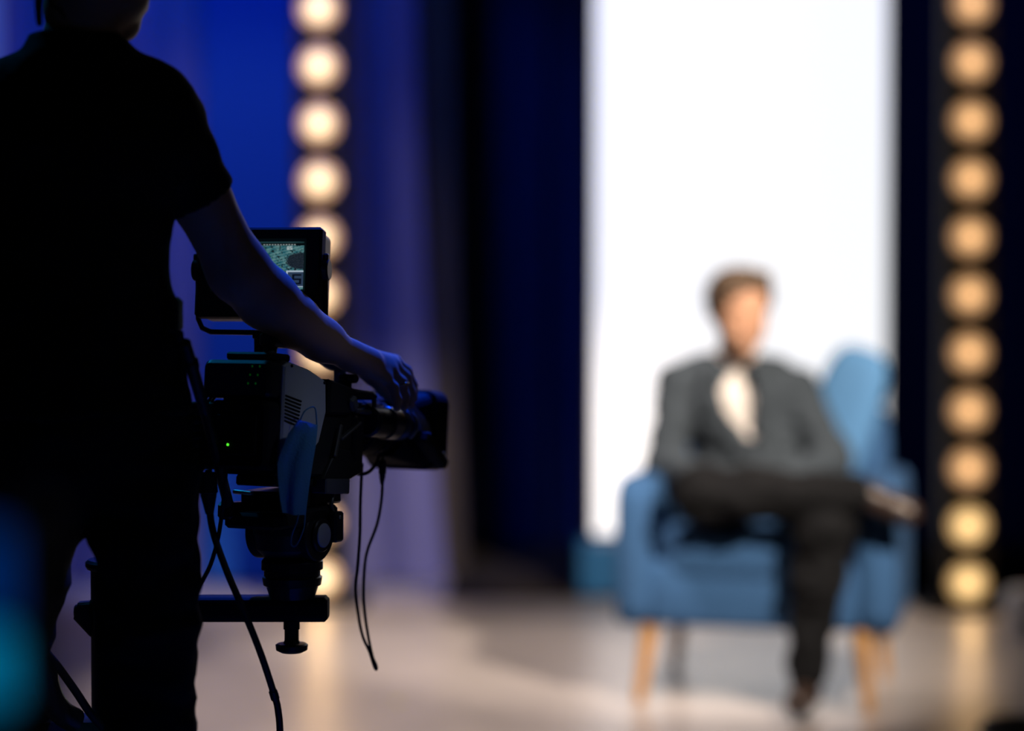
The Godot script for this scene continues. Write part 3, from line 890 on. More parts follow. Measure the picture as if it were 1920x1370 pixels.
func build_video_camera() -> void:
	var t := thing("video_camera", "black broadcast video camera with grey side panel and large lens hood", "video camera")
	t.transform = camera_frame()
	var s := mb()
	# body: a side outline drawn out across the width
	var side := PackedVector2Array([Vector2(0.0, 0.004), Vector2(0.21, 0.004), Vector2(0.215, 0.03), Vector2(0.215, 0.118), Vector2(0.19, 0.135), Vector2(0.12, 0.152), Vector2(0.07, 0.166), Vector2(0.018, 0.174), Vector2(0.0, 0.168)])
	var across := Basis(Vector3(0, 0, -1), Vector3(0, 1, 0), Vector3(1, 0, 0))
	prism(s, xf(Vector3.ZERO, across), side, -0.05, 0.05, 0.006)
	put("body", s, M.black_plastic, t)
	# battery and adaptor on the back
	s = mb()
	prism(s, xf(Vector3(-0.006, 0.143, 0.0)), rounded(0.118, 0.056, 0.012), -0.002, 0.03, 0.005)
	put("adaptor", s, M.black_plastic, t)
	s = mb()
	prism(s, xf(Vector3(0.004, 0.062, 0.0)), rounded(0.1, 0.1, 0.01), -0.002, 0.035, 0.005)
	cbox(s, xf(Vector3(0.004, 0.062, 0.036)), Vector3(0.07, 0.06, 0.006), 0.002)
	put("battery", s, M.black_matte, t)
	s = mb(); pillow(s, xf(Vector3(-0.008, 0.047, 0.04)), Vector3(0.0034, 0.0034, 0.003), 1.0, 10, 8); put("green_light", s, M.green_led, t)
	for i in 3:
		for j in 2:
			s = mb(); pillow(s, xf(Vector3(0.022 + j * 0.013 - i * 0.003, 0.162 - i * 0.0125, 0.0305)), Vector3(0.0022, 0.0034, 0.002), 1.0, 8, 6); put("indicator_light", s, M.dim_green_led, t)
	# grey side panel with vents
	s = mb()
	var pan := PackedVector2Array([Vector2(0.002, 0.06), Vector2(0.002, 0.165), Vector2(0.016, 0.171), Vector2(0.07, 0.163), Vector2(0.117, 0.149), Vector2(0.122, 0.102), Vector2(0.105, 0.055), Vector2(0.06, 0.02), Vector2(0.002, 0.02)])
	prism(s, xf(Vector3(0.05, 0, 0), across), pan, -0.002, 0.007, 0.003)
	var panel := put("side_panel", s, M.grey_plastic, t)
	panel.set_meta("label", "light grey side panel")
	for i in 8:
		s = mb()
		bar(s, Vector3(0.0575, 0.122 - i * 0.0052, -0.006), Vector3(0.0575, 0.115 - i * 0.0052, -0.05 + i * 0.001), 0.002, 0.0026, 0.0006)
		put("vent_slat", s, M.black_matte, panel)
	for q in [[0.166, -0.02], [0.146, -0.112], [0.03, -0.012]]:
		s = mb(); rod(s, Vector3(0.056, q[0], q[1]), Vector3(0.0585, q[0], q[1]), 0.0028, 10); put("screw", s, M.black_metal, panel)
	# top: rail, handle and its posts
	s = mb(); cbox(s, xf(Vector3(-0.002, 0.178, -0.02)), Vector3(0.075, 0.012, 0.06), 0.003); put("top_rail", s, M.black_metal, t)
	s = mb()
	tube(s, spline([Vector3(0.0, 0.168, -0.045), Vector3(0.0, 0.198, -0.05), Vector3(0.0, 0.212, -0.075), Vector3(0.0, 0.202, -0.15), Vector3(0.0, 0.182, -0.215), Vector3(0.0, 0.176, -0.245), Vector3(0.0, 0.14, -0.25)], 6), 0.0105, 12)
	var hd := put("handle", s, M.dark_grey_plastic, t)
	s = mb(); cbox(s, xf(Vector3(0.0, 0.206, -0.06)), Vector3(0.03, 0.022, 0.05), 0.005); put("handle_block", s, M.dark_grey_plastic, hd)
	s = mb(); lathe(s, xf(Vector3(0.016, 0.206, -0.06), axis_basis(Vector3.RIGHT)), [[0.0, 0.0], [0.005, 0.0], [0.005, 0.004], [0.0, 0.004]], 14); put("bolt", s, M.steel, hd)
	s = mb(); rod(s, Vector3(0.03, 0.14, -0.215), Vector3(0.03, 0.164, -0.215), 0.011); rod(s, Vector3(0.032, 0.157, -0.215), Vector3(0.052, 0.157, -0.215), 0.007); put("microphone_knob", s, M.black_plastic, t)
	# front cover with its square carrying loop
	s = mb()
	prism(s, xf(Vector3.ZERO, across), PackedVector2Array([Vector2(0.125, 0.1), Vector2(0.125, 0.152), Vector2(0.2, 0.141), Vector2(0.262, 0.139), Vector2(0.27, 0.13), Vector2(0.262, 0.126), Vector2(0.2, 0.125), Vector2(0.19, 0.1)]), 0.028, 0.06, 0.004)
	put("front_cover", s, M.black_plastic, t)
	s = mb()
	var loop := [Vector3(0.056, 0.136, -0.2), Vector3(0.056, 0.136, -0.255), Vector3(0.056, 0.132, -0.261), Vector3(0.056, 0.11, -0.264), Vector3(0.056, 0.107, -0.258), Vector3(0.056, 0.107, -0.208), Vector3(0.056, 0.112, -0.203), Vector3(0.056, 0.134, -0.202)]
	tube(s, loop, 0.004, 8)
	put("carrying_loop", s, M.dark_grey_plastic, t)
	# lens: barrel, servo drive, rings, housing and hood; the axis runs along -z
	var fw := Basis(Vector3.RIGHT, -PI / 2)      # y towards the stage
	var c := Vector3(0.0, 0.085, 0)
	s = mb()
	lathe(s, xf(c, fw), [[0.0, 0.2], [0.048, 0.2], [0.048, 0.232], [0.042, 0.236], [0.042, 0.285], [0.046, 0.29], [0.046, 0.33], [0.04, 0.335], [0.043, 0.38], [0.055, 0.43], [0.0, 0.43]], 32)
	var barrel := put("lens_barrel", s, M.black_matte, t)
	for z in [0.245, 0.268, 0.342]:
		s = mb()
		for i in 36:
			var a := TAU * i / 36
			bar(s, c + Vector3(cos(a) * 0.0425, sin(a) * 0.0425, -z), c + Vector3(cos(a) * 0.0425, sin(a) * 0.0425, -z - 0.016), 0.0035, 0.004, 0.0008, Vector3(cos(a), sin(a), 0))
		put("grip_ring", s, M.rubber, barrel)
	# servo drive unit on the right of the barrel
	s = mb()
	lathe(s, xf(Vector3(0.052, 0.092, -0.25), fw), [[0.0, 0.0], [0.02, 0.0], [0.024, 0.004], [0.024, 0.05], [0.0, 0.05]], 28)
	var servo := put("servo_motor", s, M.black_plastic, t)
	s = mb(); lathe(s, xf(Vector3(0.052, 0.092, -0.25), fw), [[0.0, 0.05], [0.0255, 0.05], [0.0265, 0.053], [0.0265, 0.078], [0.0255, 0.08], [0.0, 0.08]], 28)
	var r1 := put("steel_ring", s, M.gunmetal, servo)
	r1.set_meta("label", "brushed grey metal ring")
	for z in [0.088, 0.098]:
		s = mb(); tube(s, ring_arc(Vector3(0.052, 0.092, -0.25 - z), Vector3.RIGHT, Vector3.UP, 0.0235, 24), 0.0036, 8); put("gear_ring", s, M.gunmetal, servo)
	s = mb(); lathe(s, xf(Vector3(0.052, 0.092, -0.33), fw), [[0.0, 0.0], [0.018, 0.0], [0.018, 0.03], [0.0, 0.03]], 20); put("gear_core", s, M.black_plastic, servo)
	s = mb(); tube(s, spline([Vector3(0.07, 0.11, -0.355), Vector3(0.079, 0.1, -0.357), Vector3(0.08, 0.084, -0.357), Vector3(0.07, 0.07, -0.355)], 5), 0.0035, 8); put("bracket", s, M.steel, servo)
	# lever arms beside the lens
	s = mb(); bar(s, Vector3(0.058, 0.085, -0.165), Vector3(0.058, 0.035, -0.15), 0.004, 0.008); put("lever", s, M.gunmetal, t)
	s = mb(); bar(s, Vector3(0.06, 0.09, -0.215), Vector3(0.06, 0.062, -0.16), 0.004, 0.008, 0.001, Vector3.RIGHT); put("lever", s, M.gunmetal, t)
	s = mb(); cbox(s, xf(Vector3(0.06, 0.118, -0.19), Basis(Vector3.RIGHT, 0.6)), Vector3(0.014, 0.022, 0.02), 0.004); put("rocker_switch", s, M.dark_grey_plastic, t)
	# lens foot and support block
	s = mb(); prism(s, xf(Vector3.ZERO, across), PackedVector2Array([Vector2(0.12, 0.0), Vector2(0.2, 0.0), Vector2(0.235, 0.012), Vector2(0.2, 0.045), Vector2(0.16, 0.05)]), -0.02, 0.056, 0.003); put("lens_foot", s, M.black_plastic, t)
	s = mb(); cbox(s, xf(Vector3(0.03, 0.055, -0.225)), Vector3(0.05, 0.09, 0.03), 0.004); put("mount_block", s, M.black_plastic, t)
	# hood housing: tapers out to a rounded rectangular shade
	s = mb()
	var rear := rounded(0.092, 0.092, 0.03, 5)
	var front := rounded(0.128, 0.126, 0.022, 5)
	s.set_smooth_group(-1)
	for i in rear.size():
		var j := (i + 1) % rear.size()
		var a := c + Vector3(rear[i].x, rear[i].y, -0.37)
		var b := c + Vector3(rear[j].x, rear[j].y, -0.37)
		var d := c + Vector3(front[j].x, front[j].y, -0.452)
		var e := c + Vector3(front[i].x, front[i].y, -0.452)
		ccw(s, a, b, e); ccw(s, b, d, e)
	put("hood_cone", s, M.black_matte, t)
	s = mb()
	prism(s, xf(c + Vector3(0, 0, -0.49)), rounded(0.134, 0.132, 0.024, 6), 0.0, 0.045, 0.004)
	put("lens_hood", s, M.black_matte, t)
	s = mb()
	prism(s, xf(Vector3(0.06, 0, 0), across), PackedVector2Array([Vector2(0.37, 0.128), Vector2(0.43, 0.098), Vector2(0.445, 0.068), Vector2(0.415, 0.072), Vector2(0.405, 0.09)]), -0.012, 0.002, 0.002)
	var flag := put("side_flag", s, M.grey_plastic, t)
	flag.set_meta("label", "pale grey side plate of the lens hood")
	s = mb(); bar(s, Vector3(0.066, 0.075, -0.4), Vector3(0.066, 0.028, -0.47), 0.02, 0.028, 0.004, Vector3.RIGHT); put("hood_latch", s, M.black_plastic, t)
	s = mb(); rod(s, Vector3(0.074, 0.05, -0.458), Vector3(0.074, 0.036, -0.47), 0.003); put("latch_pin", s, M.steel, t)
	# base shoe under the body
	s = mb(); cbox(s, xf(Vector3(0.005, -0.004, -0.1)), Vector3(0.07, 0.016, 0.17), 0.003); put("base_shoe", s, M.black_metal, t)
	s = mb(); cbox(s, xf(Vector3(0.036, -0.009, -0.165)), Vector3(0.042, 0.024, 0.07), 0.002); put("side_box", s, M.dark_grey_plastic, t)
	# coiled cord on the back left edge
	s = mb()
	var coil := []
	for i in 97:
		var a := TAU * i / 12.0
		coil.append(Vector3(-0.072 + cos(a) * 0.011, 0.105 - i * 0.00098, 0.03 + sin(a) * 0.011))
	tube(s, coil, 0.0055, 8)
	put("coiled_cord", s, M.rubber, t)
	for x in [-0.058, -0.05, -0.044]:
		s = mb(); tube(s, spline([Vector3(x, 0.122, 0.02), Vector3(x - 0.002, 0.105, 0.032), Vector3(x + 0.004, 0.09, 0.03)], 4), 0.0022, 8); put("wire", s, M.black_plastic, t)
	s = mb(); bar(s, Vector3(-0.05, 0.11, 0.02), Vector3(-0.05, 0.01, 0.02), 0.028, 0.03, 0.004, Vector3.RIGHT); put("connector_block", s, M.black_plastic, t)

# ------------------------------------------------------------------ viewfinder monitor on its yoke
func screen_picture() -> ImageTexture:
	var im := Image.create_empty(256, 160, false, Image.FORMAT_RGB8)
	var n := FastNoiseLite.new()
	n.seed = 21; n.frequency = 0.04
	for y in 160:
		for x in 256:
			var v := n.get_noise_2d(x, y)
			var col := Color(0.16, 0.42, 0.47).lerp(Color(0.42, 0.62, 0.62), clampf(v + 0.5, 0, 1))
			var band := fposmod(y * 0.9 + (x - 130) * (0.28 if x > 130 else -0.35), 9.0)
			if band < 1.6: col = col.lerp(Color(0.75, 0.85, 0.83), 0.5)
			if n.get_noise_2d(x * 2.3 + 90, y * 2.3) > 0.28: col = Color(0.08, 0.13, 0.15)
			if Vector2((x - 236) / 46.0, (y - 56) / 30.0).length() < 0.9 + n.get_noise_2d(x * 6, y * 6) * 0.25: col = Color(0.10, 0.14, 0.17).lerp(Color(0.5, 0.55, 0.6), clampf(n.get_noise_2d(x * 8, y * 8), 0, 1))
			im.set_pixel(x, y, col)
	im.fill_rect(Rect2i(0, 0, 256, 6), Color(0.02, 0.03, 0.04))
	for i in 12: im.fill_rect(Rect2i(128 + i * 8, 2, 5, 3), Color(0.75, 0.8, 0.8))
	# the boxed graphic in the lower right corner
	im.fill_rect(Rect2i(196, 88, 56, 54), Color(0.82, 0.9, 0.97))
	im.fill_rect(Rect2i(201, 93, 51, 46), Color(0.22, 0.30, 0.40))
	for q in [[214, 100, 26, 5], [214, 105, 6, 9], [214, 114, 26, 5], [234, 119, 6, 9], [214, 128, 26, 5]]:
		im.fill_rect(Rect2i(q[0], q[1], q[2], q[3]), Color(0.04, 0.05, 0.07))
	# the figures 85 at the top
	for q in [[0, 0, 7, 2], [0, 0, 2, 11], [5, 0, 2, 11], [0, 5, 7, 2], [0, 9, 7, 2], [9, 0, 7, 2], [9, 0, 2, 6], [9, 5, 7, 2], [14, 5, 2, 6], [9, 9, 7, 2]]:
		im.fill_rect(Rect2i(196 + q[0], 9 + q[1], q[2], q[3]), Color(0.92, 0.95, 0.95))
	return ImageTexture.create_from_image(im)

func build_monitor() -> void:
	var t := thing("viewfinder_monitor", "black viewfinder monitor on a yoke above the video camera showing a teal picture", "monitor", at(490, 506, 3.27))
	t.basis = Basis(Vector3.UP, deg_to_rad(-8.0))
	var tilt := Basis(Vector3.RIGHT, deg_to_rad(-9.0))
	var o := xf(Vector3(0.0, -0.006, 0.0), tilt)
	# case: a frame of four bars round a recessed screen, and a deep back shell
	var s := mb()
	prism(s, o * xf(Vector3(0, 0, -0.02)), rounded(0.192, 0.134, 0.01), -0.03, 0.012, 0.005)
	put("back_shell", s, M.black_plastic, t)
	s = mb()
	for q in [[0.0, 0.058, 0.196, 0.022], [0.0, -0.048, 0.196, 0.042], [-0.084, 0.01, 0.028, 0.09], [0.084, 0.01, 0.028, 0.09]]:
		cbox(s, o * xf(Vector3(q[0], q[1], 0.006)), Vector3(q[2], q[3], 0.03), 0.004)
	put("bezel", s, M.black_matte, t)
	var sc := StandardMaterial3D.new()
	sc.resource_name = "monitor_screen"
	sc.albedo_color = Color(0.02, 0.02, 0.02)
	sc.roughness = 0.3
	sc.emission_enabled = true
	sc.emission_texture = screen_picture()
	sc.emission = Color.WHITE
	sc.emission_operator = BaseMaterial3D.EMISSION_OP_MULTIPLY
	sc.emission_energy_multiplier = 0.55
	s = mb()
	var w := 0.07
	for q in [[-w, 0.048, 0, 0], [w, 0.048, 1, 0], [w, -0.028, 1, 1], [-w, 0.048, 0, 0], [w, -0.028, 1, 1], [-w, -0.028, 0, 1]]:
		s.set_uv(Vector2(q[2], q[3]))
		s.add_vertex(o * Vector3(q[0], q[1], -0.006))
	put("screen", s, sc, t)
	var gl := AreaLight3D.new()
	gl.name = "screen_light"
	gl.area_size = Vector2(0.13, 0.07)
	gl.light_color = Color(0.4, 0.7, 0.75)
	gl.light_energy = 0.004
	gl.area_range = 6
	gl.shadow_enabled = true
	gl.transform = o * xf(Vector3(0, 0.01, 0.0), Basis(Vector3.UP, PI))
	t.add_child(gl)
	s = mb(); cbox(s, o * xf(Vector3(-0.058, -0.03, 0.0225)), Vector3(0.007, 0.0022, 0.003), 0.0006); put("status_light", s, M.white_paint, t)
	# side knobs and the yoke
	for sd in [-1, 1]:
		s = mb()
		rod(s, Vector3(sd * 0.094, 0.0, 0.0), Vector3(sd * 0.107, 0.0, 0.0), 0.017, 20)
		cbox(s, xf(Vector3(sd * 0.102, 0.012, 0.0)), Vector3(0.008, 0.026, 0.012), 0.002)
		put("tilt_knob", s, M.black_plastic, t)
	s = mb()
	var yk := [Vector3(-0.1, 0.0, 0), Vector3(-0.1, -0.04, 0), Vector3(-0.1, -0.075, 0), Vector3(-0.094, -0.089, 0), Vector3(-0.08, -0.095, 0), Vector3(0.0, -0.096, 0), Vector3(0.08, -0.095, 0), Vector3(0.094, -0.089, 0), Vector3(0.1, -0.075, 0), Vector3(0.1, -0.04, 0), Vector3(0.1, 0.0, 0)]
	tube(s, yk, 0.0042, 10)
	put("yoke", s, M.black_metal, t)
	s = mb()
	lathe(s, xf(Vector3(0.0, -0.15, 0)), [[0.0, 0.0], [0.015, 0.0], [0.015, 0.018], [0.0115, 0.02], [0.0115, 0.044], [0.014, 0.046], [0.014, 0.058], [0.0, 0.06]], 20)
	put("column", s, M.black_metal, t)
	s = mb(); cbox(s, xf(Vector3(-0.004, -0.148, 0)), Vector3(0.04, 0.016, 0.04), 0.003); put("clamp", s, M.black_metal, t)

# ------------------------------------------------------------------ fluid head with pan bar, and the dolly arm that carries it
func build_fluid_head() -> void:
	var base := at(548, 1120, 3.24)
	var t := thing("fluid_head", "black fluid camera head with pan bar under the video camera", "camera head", base)
	var q := func(x, y, d): return at(x, y, d) - base
	var turn := Basis(Vector3.UP, deg_to_rad(-27.0))
	var s := mb()
	lathe(s, xf(Vector3.ZERO), [[0.0, 0.0], [0.034, 0.0], [0.04, 0.018], [0.044, 0.02], [0.046, 0.032], [0.043, 0.034], [0.043, 0.042], [0.047, 0.044], [0.047, 0.056], [0.044, 0.06], [0.0, 0.06]], 32)
	put("bowl_clamp", s, M.black_metal, t)
	s = mb()
	lathe(s, xf(Vector3(-0.004, 0.06, 0)), [[0.0, 0.0], [0.035, 0.0], [0.052, 0.016], [0.056, 0.04], [0.056, 0.062], [0.0, 0.062]], 32)
	put("pan_drum", s, M.black_plastic, t)
	s = mb()
	rod(s, turn * Vector3(-0.06, 0.098, 0), turn * Vector3(0.05, 0.098, 0), 0.04, 32)
	put("tilt_drum", s, M.black_plastic, t)
	s = mb()
	rod(s, turn * Vector3(0.05, 0.098, 0), turn * Vector3(0.056, 0.098, 0), 0.026, 28)
	var dial := put("tilt_dial", s, M.black_metal, t)
	s = mb(); rod(s, turn * Vector3(0.055, 0.098, 0), turn * Vector3(0.0585, 0.098, 0), 0.0185, 28); put("dial_cap", s, M.grey_plastic, dial)
	s = mb(); cbox(s, xf(turn * Vector3(0.058, 0.108, -0.034), turn), Vector3(0.014, 0.046, 0.024), 0.003); put("brake_block", s, M.black_plastic, t)
	s = mb(); rod(s, turn * Vector3(0.064, 0.123, -0.034), turn * Vector3(0.0665, 0.123, -0.034), 0.003, 12); put("brake_screw", s, M.steel, t)
	# plates between head and camera
	s = mb()
	prism(s, xf(Vector3(0, 0.128, 0), turn * Basis(Vector3.RIGHT, -PI / 2)), PackedVector2Array([Vector2(-0.04, -0.12), Vector2(0.045, -0.12), Vector2(0.05, -0.1), Vector2(0.05, 0.05), Vector2(-0.045, 0.05), Vector2(-0.05, -0.1)]), -0.012, 0.012, 0.005)
	put("tilt_platform", s, M.black_metal, t)
	s = mb(); cbox(s, xf(Vector3(0.0, 0.154, 0.0), turn), Vector3(0.075, 0.03, 0.17), 0.004); put("wedge_plate", s, M.black_metal, t)
	s = mb(); rod(s, turn * Vector3(-0.055, 0.166, 0.075), turn * Vector3(-0.01, 0.166, 0.09), 0.0035, 12); put("lock_pin", s, M.steel, t)
	s = mb(); tube(s, spline([turn * Vector3(0.05, 0.16, -0.04), turn * Vector3(0.052, 0.145, -0.03), turn * Vector3(0.052, 0.132, -0.034), turn * Vector3(0.052, 0.12, -0.05)], 5), 0.003, 8); put("lock_lever", s, M.gunmetal, t)
	# pan bar with grip
	s = mb(); bar(s, q.call(432, 960, 3.16), q.call(383, 765, 3.06), 0.014, 0.016, 0.004); put("pan_bar", s, M.black_metal, t)
	s = mb(); bar(s, q.call(470, 955, 3.2), q.call(418, 958, 3.15), 0.03, 0.026, 0.005); put("pan_bar_clamp", s, M.black_metal, t)
	s = mb(); rod(s, q.call(386, 775, 3.065), q.call(345, 640, 2.985), 0.0085, 14, 0.0095); rod(s, q.call(360, 690, 3.015), q.call(356, 675, 3.005), 0.0115, 14); put("pan_grip", s, M.rubber, t)

func build_dolly() -> void:
	var foot := Vector3(at(238, 1200, 3.25).x, 0, -3.25)
	var t := thing("camera_dolly", "black camera dolly with column and arm beside the operator's leg", "dolly", foot)
	var q := func(x, y, d): return at(x, y, d) - foot
	var top: Vector3 = q.call(238, 1052, 3.25)
	var s := mb()
	rod(s, Vector3(0, 0.1, 0), Vector3(0, top.y, 0), 0.054, 32)
	put("column", s, M.black_metal, t)
	s = mb()
	lathe(s, xf(Vector3(0, top.y - 0.012, 0)), [[0.054, 0.0], [0.06, 0.002], [0.062, 0.006], [0.062, 0.012], [0.058, 0.016], [0.0, 0.016]], 32)
	put("column_cap", s, M.black_metal, t)
	# arm
	s = mb()
	var a0: Vector3 = q.call(172, 1138, 3.25)
	var a1: Vector3 = q.call(616, 1140, 3.25)
	prism(s, Transform3D(Basis(Vector3(0, 0, 1), Vector3.UP, Vector3(-1, 0, 0)), Vector3((a0.x + a1.x) / 2, a1.y, 0)), rounded(0.05, 0.0385, 0.012), -(a1.x - a0.x) / 2, (a1.x - a0.x) / 2, 0.005)
	put("arm", s, M.black_matte, t)
	# knob and bracket on the far side of the column
	s = mb(); rod(s, q.call(140, 1146, 3.25), q.call(172, 1146, 3.25), 0.011, 16); put("arm_knob", s, M.black_metal, t)
	s = mb()
	var kp := PackedVector2Array()
	for p in [[148, 1128], [180, 1126], [180, 1196], [170, 1190], [140, 1158]]:
		var v: Vector3 = q.call(p[0], p[1], 3.25)
		kp.append(Vector2(v.x, v.y))
	prism(s, xf(Vector3.ZERO), kp, -0.014, 0.014, 0.004)
	put("bracket", s, M.black_metal, t)
	# lock screw under the arm
	s = mb()
	var kb: Vector3 = q.call(547, 1224, 3.24)
	lathe(s, xf(kb), [[0.0, 0.0], [0.016, 0.001], [0.024, 0.005], [0.025, 0.013], [0.022, 0.015], [0.013, 0.016], [0.011, 0.02], [0.011, 0.036], [0.0125, 0.037], [0.0125, 0.05], [0.0, 0.05]], 24)
	put("lock_screw", s, M.black_plastic, t)
	# deck, curved handle, base and casters
	s = mb()
	var dk: Vector3 = q.call(140, 1345, 3.25)
	cbox(s, xf(Vector3(-0.045, dk.y - 0.06, 0)), Vector3(0.26, 0.12, 0.1), 0.012)
	put("deck", s, M.black_plastic, t)
	s = mb()
	tube(s, spline([q.call(140, 1350, 3.2), q.call(116, 1336, 3.18), q.call(98, 1312, 3.17), q.call(87, 1280, 3.16), q.call(84, 1250, 3.15), q.call(70, 1225, 3.14)], 5), 0.019, 12)
	put("curved_handle", s, M.black_plastic, t)
	s = mb(); cbox(s, xf(q.call(62, 1318, 3.22)), Vector3(0.06, 0.05, 0.06), 0.006); put("counterweight", s, M.black_matte, t)
	s = mb(); cbox(s, xf(q.call(87, 1255, 3.15)), Vector3(0.018, 0.014, 0.02), 0.003); put("handle_clip", s, M.black_plastic, t)
	for i in 3:
		var a := TAU * i / 3 + 0.4
		var d := Vector3(sin(a), 0, cos(a))
		s = mb(); bar(s, d * 0.03 + Vector3(0, 0.13, 0), d * 0.4 + Vector3(0, 0.12, 0), 0.06, 0.05, 0.008); put("leg", s, M.black_metal, t)
		s = mb(); rod(s, d * 0.4 + Vector3(0, 0.1, 0) - d.cross(Vector3.UP) * 0.0, d * 0.4 + Vector3(0, 0.05, 0), 0.012); var fk := put("caster", s, M.black_metal, t)
		s = mb(); rod(s, d * 0.4 + Vector3(0, 0.05, 0) + d.cross(Vector3.UP) * 0.018, d * 0.4 + Vector3(0, 0.05, 0) - d.cross(Vector3.UP) * 0.018, 0.05, 24); put("wheel", s, M.rubber, fk)

func cable(called: String, label: String, pts: Array, r: float, m: Material = null) -> Node3D:
	var t := thing(called, label, "cable", pts[0])
	var loc := []
	for p in pts: loc.append(p - pts[0])
	var s := mb()
	tube(s, spline(loc, 8), r, 10)
	put("cord", s, m if m else M.rubber, t)
	return t

func build_cables() -> void:
	var t := cable("camera_cable", "thick black cable hanging from the back of the video camera to the floor", [at(391, 880, 3.1), at(392, 930, 3.1), at(398, 990, 3.1), at(422, 1062, 3.1), at(455, 1140, 3.1), at(487, 1220, 3.11), at(512, 1295, 3.13), at(522, 1335, 3.14), at(525, 1400, 3.15), at(520, 1600, 3.17), at(500, 1850, 3.2), Vector3(-0.46, 0.012, -3.28), Vector3(-0.7, 0.006, -3.6), Vector3(-1.4, 0.006, -3.9)], 0.0052)
	var s := mb()
	var o := t.position
	rod(s, at(390, 885, 3.1) - o, at(391, 925, 3.1) - o, 0.0125, 14, 0.014)
	rod(s, at(391, 924, 3.1) - o, at(393, 965, 3.1) - o, 0.012, 14, 0.006)
	put("plug", s, M.rubber, t)
	s = mb(); rod(s, at(511, 1293, 3.13) - o, at(517, 1312, 3.135) - o, 0.0066, 12); put("cable_tie", s, M.black_plastic, t)
	cable("camera_cable", "thinner black cable crossing behind the thick cable towards the operator's leg", [at(424, 872, 3.12), at(421, 920, 3.125), at(415, 970, 3.13), at(408, 1012, 3.13), at(394, 1060, 3.13), at(372, 1104, 3.13), at(340, 1180, 3.13), at(290, 1300, 3.14), at(262, 1360, 3.16)], 0.0032)
	t = cable("lens_cable", "thin black lens cable looping below the lens with a plug", [at(717, 850, 3.38), at(717, 905, 3.38), at(714, 945, 3.38), at(706, 985, 3.38), at(690, 1028, 3.38), at(684, 1060, 3.38), at(682, 1110, 3.38), at(686, 1165, 3.38), at(697, 1225, 3.38), at(705, 1246, 3.38), at(706, 1254, 3.378), at(702, 1250, 3.376), at(693, 1222, 3.375), at(681, 1195, 3.37), at(673, 1160, 3.37), at(667, 1105, 3.37), at(671, 1060, 3.36), at(675, 1000, 3.35), at(676, 940, 3.35), at(679, 868, 3.35)], 0.0024)
	o = t.position
	s = mb(); rod(s, at(717, 862, 3.38) - o, at(717, 890, 3.38) - o, 0.0062, 14); rod(s, at(717, 889, 3.38) - o, at(716, 908, 3.38) - o, 0.0055, 14, 0.003); put("plug", s, M.rubber, t)
	cable("lens_cable", "short black cable curled under the servo drive of the lens", [at(661, 845, 3.34), at(660, 865, 3.34), at(664, 883, 3.34), at(676, 889, 3.345), at(692, 884, 3.35), at(704, 870, 3.36), at(712, 852, 3.37)], 0.0028)
	cable("dolly_cable", "black cable slanting down to the deck of the camera dolly", [at(60, 1195, 3.1), at(82, 1218, 3.1), at(104, 1243, 3.12), at(140, 1293, 3.14), at(168, 1335, 3.16), at(196, 1368, 3.18)], 0.0062)

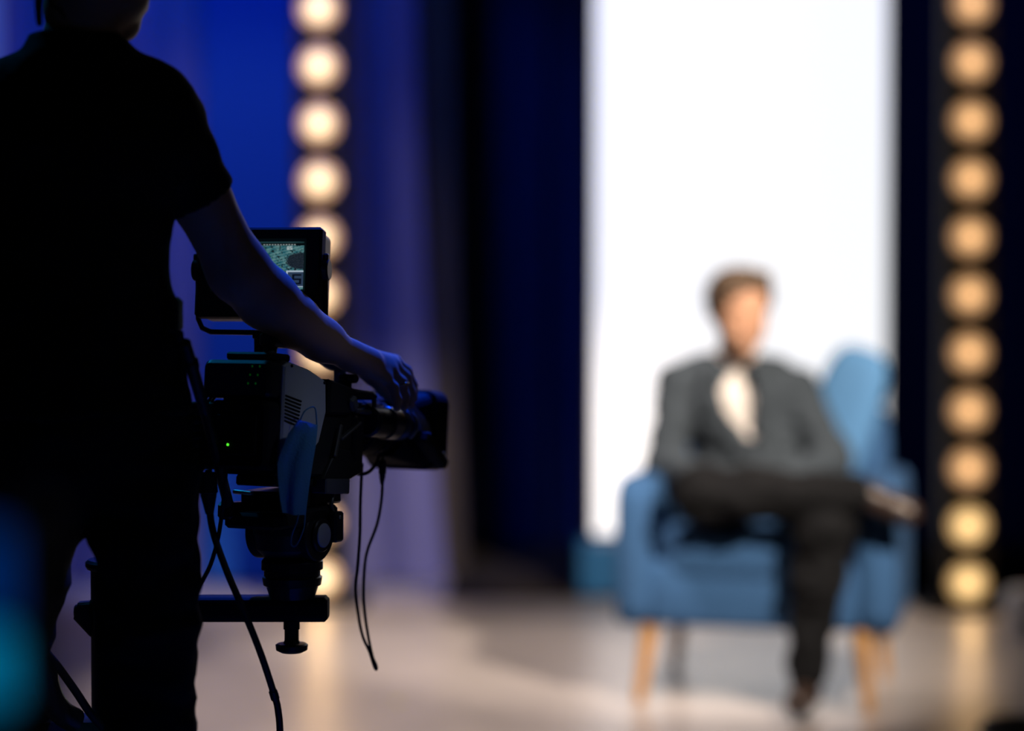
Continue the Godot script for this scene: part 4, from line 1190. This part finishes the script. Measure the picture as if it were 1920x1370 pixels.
func build_small_things() -> void:
	# face mask hanging from the side of the camera
	var t := thing("face_mask", "blue pleated face mask hanging by the side of the video camera", "face mask", at(563, 880, 3.14))
	var o := t.position
	var s := mb()
	var L := [[560, 786], [541, 812], [530, 840], [521, 868], [522, 900], [525, 930], [530, 961]]
	var R := [[596, 796], [594, 815], [591, 838], [586, 866], [581, 898], [577, 930], [573, 966]]
	var grid := []
	for k in 25:
		var f := k / 24.0 * 6
		var i := mini(int(f), 5)
		var u := f - i
		var l := at(lerpf(L[i][0], L[i + 1][0], u), lerpf(L[i][1], L[i + 1][1], u), 3.088 - 0.012 * sin(k / 24.0 * PI)) - o
		var r := at(lerpf(R[i][0], R[i + 1][0], u), lerpf(R[i][1], R[i + 1][1], u), 3.13 - 0.012 * sin(k / 24.0 * PI)) - o
		var row := []
		for j in 9:
			var v := j / 8.0
			row.append(l.lerp(r, v) + Vector3(0, 0, sin(v * PI) * 0.008 + sin(v * TAU * 1.5 + k * 0.12) * 0.0055))
		grid.append(row)
	for pass_ in 2:
		s.set_smooth_group(pass_ + 1)
		var d := Vector3(0, 0, -0.0018 * pass_)
		for k in 24:
			for j in 8:
				var a: Vector3 = grid[k][j] + d; var b: Vector3 = grid[k + 1][j] + d; var c: Vector3 = grid[k + 1][j + 1] + d; var e: Vector3 = grid[k][j + 1] + d
				if pass_ == 0: ccw(s, a, b, c); ccw(s, a, c, e)
				else: ccw(s, a, c, b); ccw(s, a, e, c)
	put("cloth", s, M.mask_cloth, t)
	s = mb(); tube(s, spline([at(560, 964, 3.105) - o, at(556, 980, 3.105) - o, at(547, 1003, 3.105) - o, at(546, 1020, 3.105) - o, at(553, 1024, 3.105) - o, at(562, 1010, 3.105) - o, at(570, 988, 3.110) - o, at(572, 966, 3.115) - o], 6), 0.0011, 8)
	put("ear_loop", s, M.mask_cloth, t)
	s = mb(); tube(s, spline([at(562, 790, 3.115) - o, at(572, 770, 3.120) - o, at(590, 764, 3.135) - o, at(594, 796, 3.130) - o], 6), 0.0011, 8)
	put("ear_loop", s, M.mask_cloth, t)
	# blurred screen on a stand close to the lens
	t = thing("preview_monitor", "blurred blue and cyan preview screen on a stand in the foreground", "monitor", Vector3(at(-170, 1200, 1.2).x, 0, -1.2))
	o = t.position
	var top := at(0, 985, 1.2).y
	var bot := at(0, 1330, 1.2).y
	var right := at(36, 1200, 1.2).x - o.x
	s = mb(); prism(s, xf(Vector3(right - 0.126, (top + bot) / 2 - 0.012, -0.02)), rounded(0.272, top - bot + 0.045, 0.012), -0.015, 0.015, 0.004); put("case", s, M.black_matte, t)
	var mid := lerpf(bot, top, 0.45)
	s = mb(); cbox(s, xf(Vector3(right - 0.13, (top + mid) / 2, -0.004)), Vector3(0.245, top - mid - 0.006, 0.004), 0.001); put("upper_screen", s, M.blue_screen, t)
	s = mb(); cbox(s, xf(Vector3(right - 0.13, (bot + mid) / 2, -0.004)), Vector3(0.245, mid - bot - 0.008, 0.004), 0.001); put("lower_screen", s, M.cyan_screen, t)
	s = mb(); rod(s, Vector3(right - 0.13, 0.03, -0.03), Vector3(right - 0.13, bot, -0.03), 0.014); put("stand_pole", s, M.black_metal, t)
	s = mb(); lathe(s, xf(Vector3(right - 0.13, 0, -0.03)), [[0.0, 0.0], [0.17, 0.0], [0.17, 0.012], [0.03, 0.03], [0.0, 0.03]], 28); put("stand_base", s, M.black_metal, t)
	# marks and small things on the stage floor
	s = mb(); lathe(s, xf(Vector3(at(742, 1318, 5.9).x, 0.0005, -5.98)), [[0.0, 0.0], [0.016, 0.0], [0.016, 0.0015], [0.0, 0.0015]], 18)
	tag(put("floor_mark", s, M.yellow_tape), "small round yellow floor mark on the stage", "floor mark")
	t = thing("floor_lamp", "small pale floor lamp beside the right lamp strip", "lamp", Vector3(at(1925, 1190, 7.2).x, 0, -7.2))
	s = mb(); lathe(s, xf(Vector3(0, 0.0, 0)), [[0.0, 0.0], [0.07, 0.0], [0.07, 0.02], [0.03, 0.03], [0.0, 0.03]]); put("base", s, M.white_paint, t)
	s = mb(); lathe(s, xf(Vector3(0, 0.03, 0)), [[0.03, 0.0], [0.075, 0.01], [0.08, 0.08], [0.06, 0.12], [0.0, 0.12]]); put("shade", s, M.white_paint, t)
	t = thing("cable_coil", "coil of black cable lying on the floor beyond the armchair's wooden leg", "cable", Vector3(at(1900, 1372, 5.55).x, 0, -5.5))
	s = mb()
	var cl := []
	for i in 73: cl.append(Vector3(cos(TAU * i / 24.0) * (0.1 - i * 0.0004), 0.012 + i * 0.00035, sin(TAU * i / 24.0) * (0.1 - i * 0.0004)))
	tube(s, cl, 0.011, 8); put("cord", s, M.rubber, t)
